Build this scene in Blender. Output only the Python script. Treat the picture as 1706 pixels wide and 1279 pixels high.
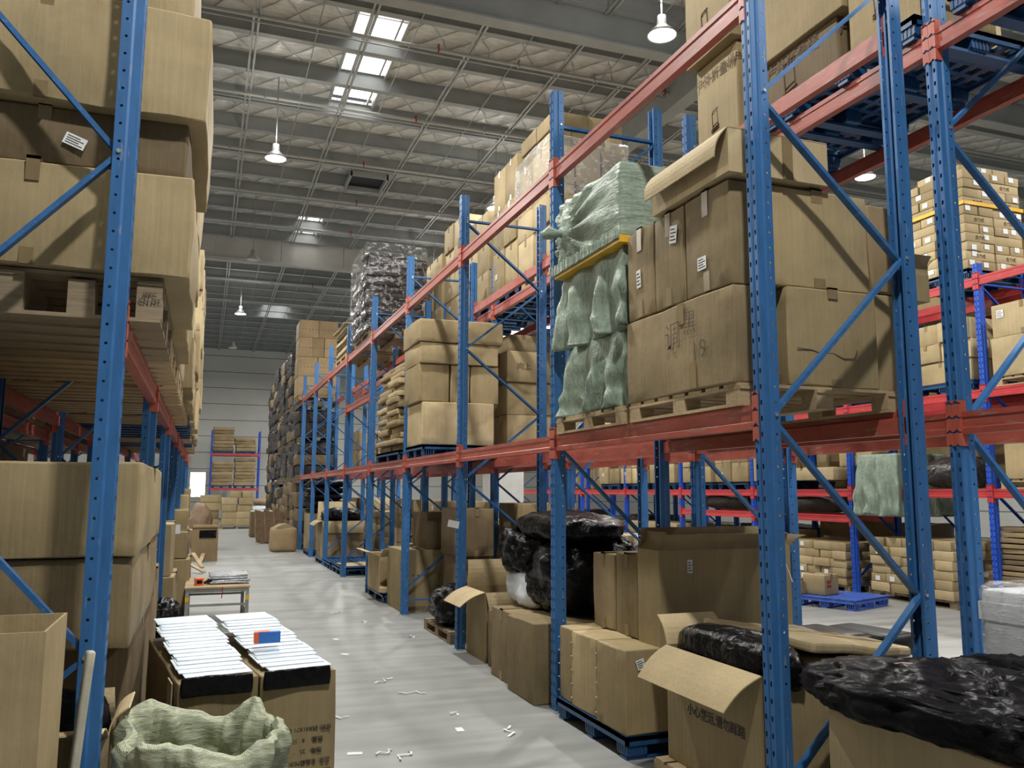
import bpy, bmesh, math, random
from mathutils import Vector, Matrix, Euler, noise
for _o in list(bpy.data.objects): bpy.data.objects.remove(_o)
SC = bpy.context.scene
COL = SC.collection
rnd = random.Random(7)
PI = math.pi

# ------------------------------------------------------------------ camera
cd = bpy.data.cameras.new('camera'); cam = bpy.data.objects.new('camera', cd); COL.objects.link(cam)
PITCH, YAW, ROLL = .1281, .3511, .0032
F = Vector((math.sin(YAW)*math.cos(PITCH), math.cos(YAW)*math.cos(PITCH), math.sin(PITCH)))
R = Vector((math.cos(YAW), -math.sin(YAW), 0)); U = R.cross(F)
R2 = math.cos(ROLL)*R+math.sin(ROLL)*U; U2 = -math.sin(ROLL)*R+math.cos(ROLL)*U
m = Matrix.Identity(4)
for i in range(3): m[i][0] = R2[i]; m[i][1] = U2[i]; m[i][2] = -F[i]
m[0][3], m[1][3], m[2][3] = 0, 0, 1.5684
cam.matrix_world = m
cd.sensor_width = 36; cd.sensor_fit = 'HORIZONTAL'; cd.lens = 1390.3/1706*36; cd.clip_end = 300; cd.clip_start = .05
SC.camera = cam

# ------------------------------------------------------------------ world and exposure
W = bpy.data.worlds.new('world'); SC.world = W; W.use_nodes = True
bgn = W.node_tree.nodes['Background']; bgn.inputs[0].default_value = (.93, .97, 1, 1); bgn.inputs[1].default_value = .15
SC.view_settings.view_transform = 'Standard'; SC.view_settings.look = 'None'
SC.view_settings.gamma = 1; SC.view_settings.use_curve_mapping = False
SC.view_settings.exposure = -0.14
LAMP_W = 500
ROOF_FILL_W = 27  # power of the extra point light that lifts the roof brightness

# ------------------------------------------------------------------ materials
class NT:
    def __init__(s, name):
        s.m = bpy.data.materials.new(name); s.m.use_nodes = True
        s.n = s.m.node_tree.nodes; s.l = s.m.node_tree.links
        s.p = s.n['Principled BSDF']; s.out = s.n['Material Output']
    def a(s, t, **k):
        x = s.n.new(t)
        for q, v in k.items():
            if isinstance(v, bpy.types.NodeSocket): s.l.new(v, x.inputs[q])
            elif q in x.inputs.keys(): x.inputs[q].default_value = v
            else: setattr(x, q, v)
        return x
    def math(s, op, a, b=None, c=None):
        x = s.n.new('ShaderNodeMath'); x.operation = op
        for i, v in enumerate((a, b, c)):
            if v is None: continue
            if isinstance(v, (int, float)): x.inputs[i].default_value = v
            else: s.l.new(v, x.inputs[i])
        return x.outputs[0]
    def coord(s, kind='Object'): return s.n.new('ShaderNodeTexCoord').outputs[kind]
    def mapping(s, v, scale=(1, 1, 1), loc=None):
        x = s.n.new('ShaderNodeMapping'); s.l.new(v, x.inputs[0]); x.inputs['Scale'].default_value = scale
        if loc is not None: s.l.new(loc, x.inputs['Location'])
        return x.outputs[0]
    def noise(s, v, scale, detail=3, rough=.5):
        x = s.a('ShaderNodeTexNoise', Scale=scale, Detail=detail, Roughness=rough); s.l.new(v, x.inputs['Vector']); return x.outputs['Fac']
    def ramp(s, f, stops):
        x = s.n.new('ShaderNodeValToRGB'); s.l.new(f, x.inputs[0]); e = x.color_ramp.elements
        while len(e) < len(stops): e.new(.5)
        for i, (p, c) in enumerate(stops): e[i].position = p; e[i].color = (*c, 1)
        return x.outputs[0]
    def mix(s, f, a, b, mode='MIX'):
        x = s.n.new('ShaderNodeMix'); x.data_type = 'RGBA'; x.blend_type = mode
        for i, v in ((0, f), (6, a), (7, b)):
            if isinstance(v, bpy.types.NodeSocket): s.l.new(v, x.inputs[i])
            elif isinstance(v, (int, float)): x.inputs[i].default_value = v
            else: x.inputs[i].default_value = (*v, 1)
        return x.outputs[2]
    def bump(s, h, strength=.3, dist=.01):
        x = s.a('ShaderNodeBump', Strength=strength, Distance=dist); s.l.new(h, x.inputs['Height']); s.l.new(x.outputs[0], s.p.inputs['Normal']); return x
    def set(s, col=None, rough=.6, metal=0, spec=None):
        if col is not None:
            if isinstance(col, bpy.types.NodeSocket): s.l.new(col, s.p.inputs['Base Color'])
            else: s.p.inputs['Base Color'].default_value = (*col, 1)
        if isinstance(rough, bpy.types.NodeSocket): s.l.new(rough, s.p.inputs['Roughness'])
        else: s.p.inputs['Roughness'].default_value = rough
        s.p.inputs['Metallic'].default_value = metal
        if spec is not None: s.p.inputs['Specular IOR Level'].default_value = spec
        return s.m
    def sep(s, v):
        x = s.n.new('ShaderNodeSeparateXYZ'); s.l.new(v, x.inputs[0]); return x.outputs

def plain(name, col, rough=.6, metal=0, var=.0, nscale=6, spec=None):
    t = NT(name)
    if var:
        f = t.noise(t.coord(), nscale, 4)
        t.set(t.ramp(f, [(.3, tuple(c*(1-var) for c in col)), (.7, tuple(min(1, c*(1+var)) for c in col))]), rough, metal, spec)
    else: t.set(col, rough, metal, spec)
    return t.m

def cardboard(name, col, dark=.8):
    t = NT(name); v = t.coord()
    rv = t.n.new('ShaderNodeObjectInfo').outputs['Random']
    off = t.n.new('ShaderNodeCombineXYZ'); t.l.new(t.math('MULTIPLY', rv, 37.), off.inputs[0]); t.l.new(t.math('MULTIPLY', rv, 19.), off.inputs[1])
    v2 = t.mapping(v, (1, 1, 1), off.outputs[0])
    big = t.noise(v2, 2.2, 4, .6)
    streak = t.noise(t.mapping(v2, (55, 55, 1.4)), 1.0, 2)
    fine = t.noise(v2, 70, 2)
    c1 = tuple(c*dark for c in col); c2 = tuple(min(1, c*1.12) for c in col)
    c = t.ramp(big, [(.3, c1), (.68, c2)])
    c = t.mix(.16, c, t.ramp(streak, [(.35, tuple(x*.72 for x in col)), (.65, tuple(min(1, x*1.25) for x in col))]))
    k = t.math('MULTIPLY_ADD', rv, .34, .82)
    kc = t.n.new('ShaderNodeCombineXYZ')
    t.l.new(k, kc.inputs[0]); t.l.new(k, kc.inputs[1]); t.l.new(t.math('MULTIPLY_ADD', rv, .38, .79), kc.inputs[2])
    c = t.mix(1., c, kc.outputs[0], 'MULTIPLY')
    t.set(c, .72, 0, .25)
    h = t.math('ADD', t.math('MULTIPLY', fine, .25), t.math('ADD', streak, t.math('MULTIPLY', t.noise(v2, 7, 3), 2.2)))
    t.bump(h, .22, .01)
    return t.m

M = {}
M['card'] = cardboard('cardboard_tan', (.350, .270, .148))
M['card_light'] = cardboard('cardboard_light', (.435, .342, .20))
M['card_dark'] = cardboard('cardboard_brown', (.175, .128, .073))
M['card_old'] = cardboard('cardboard_weathered', (.275, .208, .115), .62)
M['card_red'] = cardboard('cardboard_reddish', (.31, .222, .125))
M['tape'] = plain('packing_tape', (.235, .172, .088), .28, 0, .08, 12, .5)
M['paper'] = plain('white_paper', (.72, .73, .74), .6)
M['ink'] = plain('black_ink', (.045, .035, .03), .7)
M['inkb'] = plain('brown_ink', (.11, .06, .03), .8)
M['red_ink'] = plain('red_ink', (.35, .05, .03), .7)

def perforated(name, col, kind, rough=.42):
    t = NT(name); v = t.coord(); x, y, z = t.sep(v)[:3]
    ay = t.math('ABSOLUTE', y)
    fz = t.math('ABSOLUTE', t.math('MULTIPLY', t.math('SUBTRACT', t.math('FRACT', t.math('DIVIDE', z, .075)), .5), .075))
    if kind == 'post':
        front = t.math('MULTIPLY', t.math('LESS_THAN', fz, .0115), t.math('LESS_THAN', t.math('ABSOLUTE', t.math('SUBTRACT', ay, .0225)), .0062))
        front = t.math('MULTIPLY', front, t.math('LESS_THAN', x, .02))
        dx = t.math('SUBTRACT', x, .066)
        circ = t.math('LESS_THAN', t.math('ADD', t.math('MULTIPLY', dx, dx), t.math('MULTIPLY', fz, fz)), .0058**2)
        side = t.math('MULTIPLY', circ, t.math('GREATER_THAN', ay, .0415))
        hole = t.math('MAXIMUM', front, side)
    else:
        w = t.math('MULTIPLY_ADD', t.math('SUBTRACT', t.math('FRACT', t.math('DIVIDE', z, .075)), .5), -.10, .0075)
        hole = t.math('MULTIPLY', t.math('LESS_THAN', fz, .014), t.math('LESS_THAN', t.math('ABSOLUTE', t.math('SUBTRACT', ay, .020)), w))
        hole = t.math('MULTIPLY', hole, t.math('LESS_THAN', t.math('ABSOLUTE', x), .0045))
    wear = t.noise(t.mapping(v, (14, 14, 3)), 1.6, 5, .65)
    scr = t.noise(t.mapping(v, (60, 60, 7)), 1., 3)
    c = t.ramp(wear, [(.3, tuple(c*.82 for c in col)), (.7, tuple(min(1, c*1.12) for c in col))])
    grey = tuple(.3*c+.7*.30 for c in col)
    c = t.mix(t.math('MULTIPLY', t.math('GREATER_THAN', scr, .69), .55), c, grey)
    t.set(c, rough, 0, .45)
    t.bump(wear, .06, .01)
    tr = t.n.new('ShaderNodeBsdfTransparent'); mx = t.n.new('ShaderNodeMixShader')
    t.l.new(hole, mx.inputs[0]); t.l.new(t.p.outputs[0], mx.inputs[1]); t.l.new(tr.outputs[0], mx.inputs[2]); t.l.new(mx.outputs[0], t.out.inputs[0])
    return t.m
def painted(name, col, rough=.42, wearc=(.32, .28, .26), amt=.5, thr=.66):
    t = NT(name); v = t.coord()
    wear = t.noise(t.mapping(v, (9, 2.2, 9)), 2, 5, .65); scr = t.noise(t.mapping(v, (40, 5, 40)), 1.2, 4)
    c = t.ramp(wear, [(.3, tuple(c*.78 for c in col)), (.7, tuple(min(1, c*1.15) for c in col))])
    c = t.mix(t.math('MULTIPLY', t.math('GREATER_THAN', scr, thr), amt), c, wearc)
    t.set(c, rough, 0, .45); t.bump(wear, .08, .01); return t.m
BLUE = (.034, .135, .34); ROYAL = (.018, .085, .50); RED = (.37, .082, .058); RED2 = (.46, .04, .045)
M['post'] = perforated('blue_perforated_steel', BLUE, 'post')
M['post_far'] = perforated('royal_blue_perforated_steel', ROYAL, 'post')
M['brace'] = painted('blue_painted_steel', BLUE, .4, (.25, .27, .32), .4)
M['brace_far'] = painted('royal_blue_painted_steel', ROYAL, .4)
M['beam'] = painted('orange_red_painted_steel', RED, .42, (.30, .22, .2), .55, .62)
M['beam_far'] = painted('red_painted_steel', RED2, .4)
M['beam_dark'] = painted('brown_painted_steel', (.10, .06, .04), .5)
M['conn'] = perforated('orange_red_slotted_plate', (.46, .105, .07), 'conn')
M['conn_far'] = perforated('red_slotted_plate', RED2, 'conn')
M['zinc'] = plain('zinc_bolt', (.65, .65, .62), .35, .9)
M['steel'] = plain('galvanised_steel', (.34, .35, .34), .45, .4, .15)
M['wood'] = None
def wood(name, col, sc=(3, 26, 26)):
    t = NT(name); v = t.coord()
    g = t.noise(t.mapping(v, sc), 2.4, 4, .6); b = t.noise(v, 3, 3)
    c = t.ramp(g, [(.3, tuple(c*.62 for c in col)), (.62, col)])
    c = t.mix(.35, c, t.ramp(b, [(.35, tuple(x*.55 for x in col)), (.65, tuple(min(1, x*1.2) for x in col))]))
    t.set(c, .75, 0, .25); t.bump(g, .25, .01); return t.m
M['wood'] = wood('pallet_wood', (.46, .345, .205)); M['wood_old'] = wood('pallet_wood_grey', (.30, .235, .155))
M['plastic_blue'] = plain('blue_plastic', (.012, .062, .17), .38, 0, .12, 8)
M['plastic_royal'] = plain('royal_blue_plastic', (.07, .16, .60), .4, 0, .1, 8)
M['black_plastic'] = plain('black_moulded_plastic', (.010, .011, .011), .4, 0, .2, 9, .15)

def foil(name, col, rough, bs=.6, sc=9, sheen=.5, var=.3):
    t = NT(name); v = t.coord()
    n1 = t.noise(v, sc, 5, .6)
    vo = t.a('ShaderNodeTexVoronoi', feature='DISTANCE_TO_EDGE', Scale=sc*.8); 
    w = t.n.new('ShaderNodeVectorMath'); w.operation = 'ADD'; t.l.new(v, w.inputs[0])
    nz = t.a('ShaderNodeTexNoise', Scale=4.); t.l.new(v, nz.inputs['Vector'])
    ws = t.n.new('ShaderNodeVectorMath'); ws.operation = 'SCALE'; t.l.new(nz.outputs['Color'], ws.inputs[0]); ws.inputs['Scale'].default_value = .35
    t.l.new(ws.outputs[0], w.inputs[1]); t.l.new(w.outputs[0], vo.inputs['Vector'])
    h = t.math('ADD', n1, t.math('MULTIPLY', vo.outputs['Distance'], 1.1))
    t.set(t.ramp(n1, [(.3, tuple(c*(1-var) for c in col)), (.7, tuple(min(1, c*(1+var)) for c in col))]), rough, 0, sheen)
    t.bump(h, bs, .03); return t.m
M['black_bag'] = foil('black_bin_bag_film', (.005, .005, .006), .2, .65, 10, .16)
M['black_cloth'] = foil('black_garment_cloth', (.008, .0075, .009), .34, .45, 7, .05)
M['white_bag'] = foil('white_bag_film', (.62, .66, .72), .4, .4, 5, .4, .1)
M['grey_foil'] = foil('silver_mailer_film', (.40, .42, .46), .22, .7, 16, .8, .4)
M['dark_film'] = foil('dark_wrapped_goods', (.030, .026, .026), .28, .8, 9, .5, .5)
M['dark_cloth'] = foil('dark_cloth', (.035, .030, .026), .7, .5, 7, .3, .4)
M['brown_sack'] = foil('brown_paper_sack', (.26, .175, .11), .6, .5, 6, .3, .2)
def woven(name, col, bs=.5, mp=(2.5, 2.5, 14)):
    t = NT(name); v = t.coord()
    wx = t.a('ShaderNodeTexWave', Scale=60., Distortion=1.); t.l.new(v, wx.inputs['Vector'])
    n1 = t.noise(t.mapping(v, mp), 3., 5, .65); n2 = t.noise(v, 30, 3)
    c = t.ramp(n1, [(.3, tuple(c*.66 for c in col)), (.7, tuple(min(1, c*1.18) for c in col))])
    c = t.mix(.12, c, t.ramp(n2, [(.4, (.25, .32, .34)), (.6, (.75, .72, .7))]))
    t.set(c, .42, 0, .4)
    t.bump(t.math('ADD', t.math('MULTIPLY', n1, 1.2), t.math('ADD', t.math('MULTIPLY', wx.outputs['Fac'], .05), t.math('MULTIPLY', n2, .15))), bs, .03)
    return t.m
M['green_sack'] = woven('pale_green_woven_sack', (.26, .345, .265), .45)
M['green_drape'] = woven('pale_green_woven_drape', (.25, .335, .255), .8, (9, 9, 1.6))
M['olive_sack'] = woven('olive_green_woven_sack', (.36, .385, .245), .5)
M['yellow_tape'] = plain('yellow_strap_tape', (.72, .42, .03), .35, 0, .15)
def film(name, col=(.8, .82, .85), base=.20):
    t = NT(name); v = t.coord()
    n1 = t.noise(t.mapping(v, (3, 3, 16)), 3., 4, .7); n2 = t.noise(v, 14, 4)
    h = t.math('ADD', n1, n2)
    t.set(col, .12, 0, .8); t.bump(h, .8, .03)
    f = t.math('ADD', base, t.math('MULTIPLY', t.math('GREATER_THAN', t.math('MULTIPLY', n1, n2), .30), .32))
    tr = t.n.new('ShaderNodeBsdfTransparent'); mx = t.n.new('ShaderNodeMixShader')
    t.l.new(f, mx.inputs[0]); t.l.new(tr.outputs[0], mx.inputs[1]); t.l.new(t.p.outputs[0], mx.inputs[2]); t.l.new(mx.outputs[0], t.out.inputs[0])
    return t.m
M['film'] = film('clear_stretch_film')
M['film_thin'] = film('thin_stretch_film', (.8, .82, .85), .03)
M['dark_gloss'] = foil('glossy_dark_bundle', (.038, .030, .032), .18, .8, 9, .7, .5)
M['foam'] = plain('white_foam', (.74, .77, .80), .7, 0, .04, 14)
M['foam_old'] = plain('dull_foam', (.42, .40, .32), .8, 0, .2, 12)
M['lens'] = NT('lamp_lens').m
_p = M['lens'].node_tree.nodes['Principled BSDF']; _p.inputs['Emission Color'].default_value = (1, .99, .93, 1); _p.inputs['Emission Strength'].default_value = 22
M['lens_off'] = plain('lamp_lens_off', (.7, .7, .66), .3)
M['mailer'] = plain('white_poly_mailer', (.60, .68, .76), .45, 0, .10, 7)
M['orange'] = plain('orange_plastic', (.80, .12, .03), .4); M['cyan'] = plain('blue_print_plastic', (.03, .16, .52), .4)
M['green_strip'] = plain('pale_green_strip', (.42, .52, .50), .55, 0, .2, 20)

# concrete floor
t = NT('concrete_floor'); v = t.coord()
n1 = t.noise(v, .55, 5, .6); n2 = t.noise(v, 4, 5, .65); n3 = t.noise(t.mapping(v, (.5, 4.5, 1)), 1.1, 4); n4 = t.noise(v, 90, 2)
c = t.ramp(n1, [(.3, (.235, .242, .238)), (.7, (.315, .322, .315))])
c = t.mix(.35, c, t.ramp(n2, [(.3, (.20, .206, .202)), (.7, (.36, .366, .355))]))
c = t.mix(.30, c, t.ramp(n3, [(.35, (.165, .17, .167)), (.62, (.40, .403, .39))]))
t.set(c, t.math('MULTIPLY_ADD', n2, .3, .30), 0, .4); t.bump(t.math('ADD', n2, t.math('MULTIPLY', n4, .3)), .05, .02); M['floor'] = t.m
# quilted roof insulation
t = NT('quilted_roof_lining'); v = t.coord(); x, y, z = t.sep(v)[:3]
wob = t.math('MULTIPLY', t.noise(v, 1.1, 2), 1.5)
u1 = t.math('ADD', t.math('MULTIPLY', t.math('ADD', x, t.math('MULTIPLY', y, .8)), 5.2), wob); u2 = t.math('ADD', t.math('MULTIPLY', t.math('SUBTRACT', x, t.math('MULTIPLY', y, .65)), 3.6), wob)
s1 = t.math('POWER', t.math('ABSOLUTE', t.math('SINE', u1)), .42); s2 = t.math('POWER', t.math('ABSOLUTE', t.math('SINE', u2)), .42)
h = t.math('MULTIPLY', s1, t.math('MULTIPLY_ADD', s2, .7, .3)); nn = t.noise(t.mapping(v, (3, 6, 3)), 2, 4)
seam = t.math('LESS_THAN', t.math('MINIMUM', s1, t.math('ADD', s2, .12)), .32)
c = t.mix(t.math('MULTIPLY', seam, .55), t.ramp(nn, [(.3, (.62, .63, .61)), (.7, (.82, .83, .80))]), (.26, .27, .26))
t.set(c, .42, .1, .6)
t.bump(t.math('ADD', h, t.math('MULTIPLY', nn, .25)), 1., .10); M['quilt'] = t.m
M['purlin'] = plain('grey_green_roof_steel', (.33, .35, .35), .55, 0, .08, 2)
M['bar'] = plain('light_grey_roof_bar', (.42, .43, .42), .45, .2, .1, 3)
M['pipe'] = plain('pale_pipe', (.46, .46, .44), .45, 0, .1, 3)
M['concrete_wall'] = plain('grey_concrete_panel', (.50, .49, .46), .8, 0, .12, 1.2)
t = NT('grey_wall_cladding'); v = t.coord(); x, y, z = t.sep(v)[:3]
fz = t.math('FRACT', t.math('DIVIDE', z, .92)); groove = t.math('LESS_THAN', fz, .035)
fz2 = t.math('FRACT', t.math('DIVIDE', z, .115)); rib = t.math('ABSOLUTE', t.math('SUBTRACT', fz2, .5))
c = t.ramp(t.noise(v, .5, 3), [(.3, (.56, .56, .53)), (.7, (.64, .64, .61))])
t.set(t.mix(groove, c, (.10, .10, .10)), .5, 0, .4); t.bump(t.math('SUBTRACT', t.math('MULTIPLY', rib, .3), groove), .4, .03); M['cladding'] = t.m
M['glow'] = NT('daylight_panel').m
_p = M['glow'].node_tree.nodes['Principled BSDF']; _p.inputs['Base Color'].default_value = (.9, .9, .9, 1); _p.inputs['Emission Color'].default_value = (1, .98, .95, 1); _p.inputs['Emission Strength'].default_value = 4.5

# ------------------------------------------------------------------ mesh helpers
class MB:
    def __init__(s): s.v = []; s.f = []
    def add(s, vs, fs, mat=None):
        b = len(s.v); s.v += [tuple(mat @ Vector(p)) if mat is not None else tuple(p) for p in vs]; s.f += [tuple(i+b for i in f) for f in fs]; return s
    def box(s, x0, x1, y0, y1, z0, z1, mat=None):
        vs = [(x, y, z) for z in (z0, z1) for y in (y0, y1) for x in (x0, x1)]
        return s.add(vs, [(0, 2, 3, 1), (4, 5, 7, 6), (0, 1, 5, 4), (2, 6, 7, 3), (0, 4, 6, 2), (1, 3, 7, 5)], mat)
    def loop(s, rings, cap=True, closed=True):
        n = len(rings[0]); b = len(s.v)
        for r in rings: s.v += [tuple(p) for p in r]
        for i in range(len(rings)-1):
            for j in range(n if closed else n-1):
                k = (j+1) % n; s.f.append((b+i*n+j, b+i*n+k, b+(i+1)*n+k, b+(i+1)*n+j))
        if cap: s.f.append(tuple(b+j for j in reversed(range(n)))); s.f.append(tuple(b+(len(rings)-1)*n+j for j in range(n)))
        return s
    def ext(s, prof, p0, p1, up=(0, 0, 1)):
        p0, p1 = Vector(p0), Vector(p1); d = (p1-p0).normalized(); a = d.cross(Vector(up))
        if a.length < 1e-4: a = d.cross(Vector((1, 0, 0)))
        a.normalize(); b = a.cross(d)
        return s.loop([[p+a*u+b*w for u, w in prof] for p in (p0, p1)])
    def tube(s, pts, r, n=8):
        pts = [Vector(p) for p in pts]; rings = []; ref = None
        for i, p in enumerate(pts):
            d = (pts[min(i+1, len(pts)-1)]-pts[max(i-1, 0)]).normalized()
            if ref is None: ref = d.cross(Vector((0, 0, 1)) if abs(d.z) < .9 else Vector((1, 0, 0))).normalized()
            a = (ref-d*ref.dot(d)).normalized(); b = d.cross(a); ref = a
            rr = r[i] if isinstance(r, (list, tuple)) else r
            rings.append([p+(a*math.cos(2*PI*j/n)+b*math.sin(2*PI*j/n))*rr for j in range(n)])
        return s.loop(rings)
    def lathe(s, prof, c=(0, 0, 0), n=20):
        rings = [[(c[0]+r*math.cos(2*PI*j/n), c[1]+r*math.sin(2*PI*j/n), c[2]+z) for j in range(n)] for r, z in prof]
        return s.loop(rings)
    def mesh(s, name, mat, smooth=False):
        me = bpy.data.meshes.new(name); me.from_pydata(s.v, [], s.f)
        bm = bmesh.new(); bm.from_mesh(me); bmesh.ops.recalc_face_normals(bm, faces=bm.faces); bm.to_mesh(me); bm.free()
        me.materials.append(mat if not isinstance(mat, str) else M[mat])
        if smooth:
            me.shade_smooth()
            if smooth == 'angle': me.set_sharp_from_angle(angle=.45)
        return me
    def build(s, name, mat, parent=None, loc=(0, 0, 0), rz=0, smooth=False):
        return link(name, s.mesh(name, mat, smooth), parent, loc, rz)
def link(name, data, parent=None, loc=(0, 0, 0), rz=0):
    o = bpy.data.objects.new(name, data); COL.objects.link(o); o.location = loc; o.rotation_euler = (0, 0, rz)
    if parent is not None: o.parent = parent
    return o
def tag(o, label=None, cat=None, group=None, kind=None):
    if label: o['label'] = label
    if cat: o['category'] = cat
    if group: o['group'] = group
    if kind: o['kind'] = kind
    return o
def empty(name, loc, label, cat, group=None, rz=0):
    o = link(name, None, None, loc, rz); o.empty_display_size = .1; return tag(o, label, cat, group)
def struct(o, label=None):
    o['kind'] = 'structure'
    if label: o['label'] = label
    return o
def copytree(o, parent=None):
    c = o.copy(); COL.objects.link(c); c.parent = parent
    for ch in o.children: copytree(ch, c)
    return c

def rbox(w, d, h, r=.012, n=5, bulge=0., rough=0., seed=0, z0=0., dent=0.):
    """closed box with chamfered edges and slightly bulging, uneven faces; base centre at the origin"""
    r = min(r, w*.3, d*.3, h*.3); H = (w/2, d/2, h/2); so = Vector((seed*3.17, seed*1.3, seed*.7))
    T = [-1]+[-.9+1.8*i/n for i in range(n+1)]+[1]; N = len(T); idx = {}; P = []; fs = []
    def pt(ax, sg, i, j):
        q = [0, 0, 0]; q[ax] = sg; q[(ax+1) % 3] = T[i]; q[(ax+2) % 3] = T[j]; key = tuple(round(c, 4) for c in q)
        if key in idx: return idx[key]
        ed = [abs(abs(c)-1) < 1e-6 for c in q]
        inner = Vector([math.copysign(H[k]-r, q[k]) if ed[k] else q[k]/.9*(H[k]-r) for k in range(3)])
        nrm = Vector([math.copysign(1, q[k]) if ed[k] else 0 for k in range(3)]).normalized(); p = inner+nrm*r
        if bulge:
            bb = 1.
            for k in range(3):
                if k != ax: bb *= math.cos(min(1, abs(q[k]))*PI/2)
            v = [0, 0, 0]; v[ax] = math.copysign(1, q[ax]); p += Vector(v)*bulge*bb*(.3 if ax == 2 else 1)
        if rough: p += noise.noise_vector(p*2.6+so)*rough+noise.noise_vector(p*8+so)*rough*.4
        if dent: p += noise.noise_vector(p*5+so)*dent*abs(noise.noise(p*3-so))
        idx[key] = len(P); P.append((p.x, p.y, max(p.z, -H[2])+h/2+z0)); return idx[key]
    for ax in range(3):
        for sg in (-1, 1):
            for i in range(N-1):
                for j in range(N-1):
                    f = [pt(ax, sg, i, j), pt(ax, sg, i+1, j), pt(ax, sg, i+1, j+1), pt(ax, sg, i, j+1)]
                    if sg < 0: f.reverse()
                    fs.append(tuple(f))
    b = MB(); b.v = P; b.f = fs; return b

TXT = {}
def text_mesh(s, size, mat, bold=0):
    k = (s, size, mat, bold)
    if k in TXT: return TXT[k]
    cu = bpy.data.curves.new('lettering', 'FONT'); cu.body = s; cu.size = size; cu.align_x = 'CENTER'; cu.align_y = 'CENTER'; cu.extrude = .0006; cu.offset = bold; cu.resolution_u = 2
    o = bpy.data.objects.new('lettering', cu); COL.objects.link(o)
    dg = bpy.context.evaluated_depsgraph_get(); me = bpy.data.meshes.new_from_object(o.evaluated_get(dg)); me.name = 'lettering'
    bpy.data.objects.remove(o); me.materials.clear(); me.materials.append(M[mat]); TXT[k] = me; return me
FACE = {'-x': Matrix(((0, 0, -1), (-1, 0, 0), (0, 1, 0))), '+x': Matrix(((0, 0, 1), (1, 0, 0), (0, 1, 0))), '-y': Matrix(((1, 0, 0), (0, 0, -1), (0, 1, 0))), '+z': Matrix.Identity(3)}
def on_face(o, face, loc, roll=0):
    o.matrix_local = Matrix.Translation(loc) @ (FACE[face] @ Matrix.Rotation(roll, 3, 'Z')).to_4x4(); return o
def lettering(parent, s, size, face, loc, mat='ink', roll=0, bold=.0, name='printed_text'):
    return on_face(link(name, text_mesh(s, size, mat, bold), parent), face, loc, roll)
def sticker(parent, face, loc, w=.10, h=.07, roll=0, lines=True, name='shipping_label'):
    k = ('st', w, h)
    if k not in TXT: TXT[k] = MB().box(-w/2, w/2, -h/2, h/2, 0, .0012).mesh('label_sheet', 'paper')
    o = on_face(link(name, TXT[k], parent), face, loc, roll)
    if lines:
        k = ('ln', w, h)
        if k not in TXT:
            b = MB()
            for i in range(4): b.box(-w*.4, w*(.40 if i % 2 else .2), h*(.3-.2*i)-h*.05, h*(.3-.2*i)+h*.03, .0012, .0017)
            TXT[k] = b.mesh('label_lines', 'ink')
        link('print', TXT[k], o)
    return o

CACHE = {}
def carton_mesh(w, d, h, mat, seed, bulge, rough, n):
    k = (round(w, 2), round(d, 2), round(h, 2), mat, seed % 5, bulge, rough, n)
    if k not in CACHE: CACHE[k] = rbox(w, d, h, .009, n, bulge, rough, seed % 5).mesh('carton_shell', mat, 'angle')
    return CACHE[k]
def tape_mesh(w, d, h, ax, tw, lap, off, faces):
    k = ('tape', round(w, 2), round(d, 2), round(h, 2), ax, tw, lap, faces)
    if k in CACHE: return CACHE[k]
    b = MB(); L = w if ax == 'x' else d; e = off
    def bx(a0, a1, z0, z1):
        if ax == 'x': b.box(a0, a1, -tw/2, tw/2, z0, z1)
        else: b.box(-tw/2, tw/2, a0, a1, z0, z1)
    bx(-L/2-e, L/2+e, h, h+e)
    for s in faces:
        a = (-L/2-e, -L/2+.001) if s < 0 else (L/2-.001, L/2+e)
        bx(a[0], a[1], h-lap, h+e)
    bs = []
    for s in faces:
        c = MB(); a = (-L/2-e, -L/2+.001) if s < 0 else (L/2-.001, L/2+e)
        if ax == 'x': c.box(a[0], a[1], -tw/2, tw/2, .004, lap*.8)
        else: c.box(-tw/2, tw/2, a[0], a[1], .004, lap*.8)
        bs.append(c.mesh('tape_end', 'tape'))
    CACHE[k] = (b.mesh('tape_strip', 'tape'), bs); return CACHE[k]
_sd = [0]
def carton(x0, x1, y0, y1, z0, z1, label, mat='card', tape='x', group=None, bulge=.006, rough=.003, n=4, rz=0, name='cardboard_carton', cat='box', tw=.05, lap=.09):
    _sd[0] += 1; w, d, h = x1-x0, y1-y0, z1-z0
    o = link(name, carton_mesh(w, d, h, mat, _sd[0], bulge, rough, n), None, ((x0+x1)/2, (y0+y1)/2, z0), rz); tag(o, label, cat, group)
    if tape:
        tm = tape_mesh(w, d, h, tape, min(tw, .3*min(w, d)), min(lap, h*.25), .004+bulge*.5, (-1, 1)); link('tape', tm[0], o)
        if h > .3: link('tape', tm[1][0], o)
    o['dims'] = (w, d, h); return o
def half(o): return [c/2 for c in o['dims'][:2]]+[o['dims'][2]]

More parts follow.
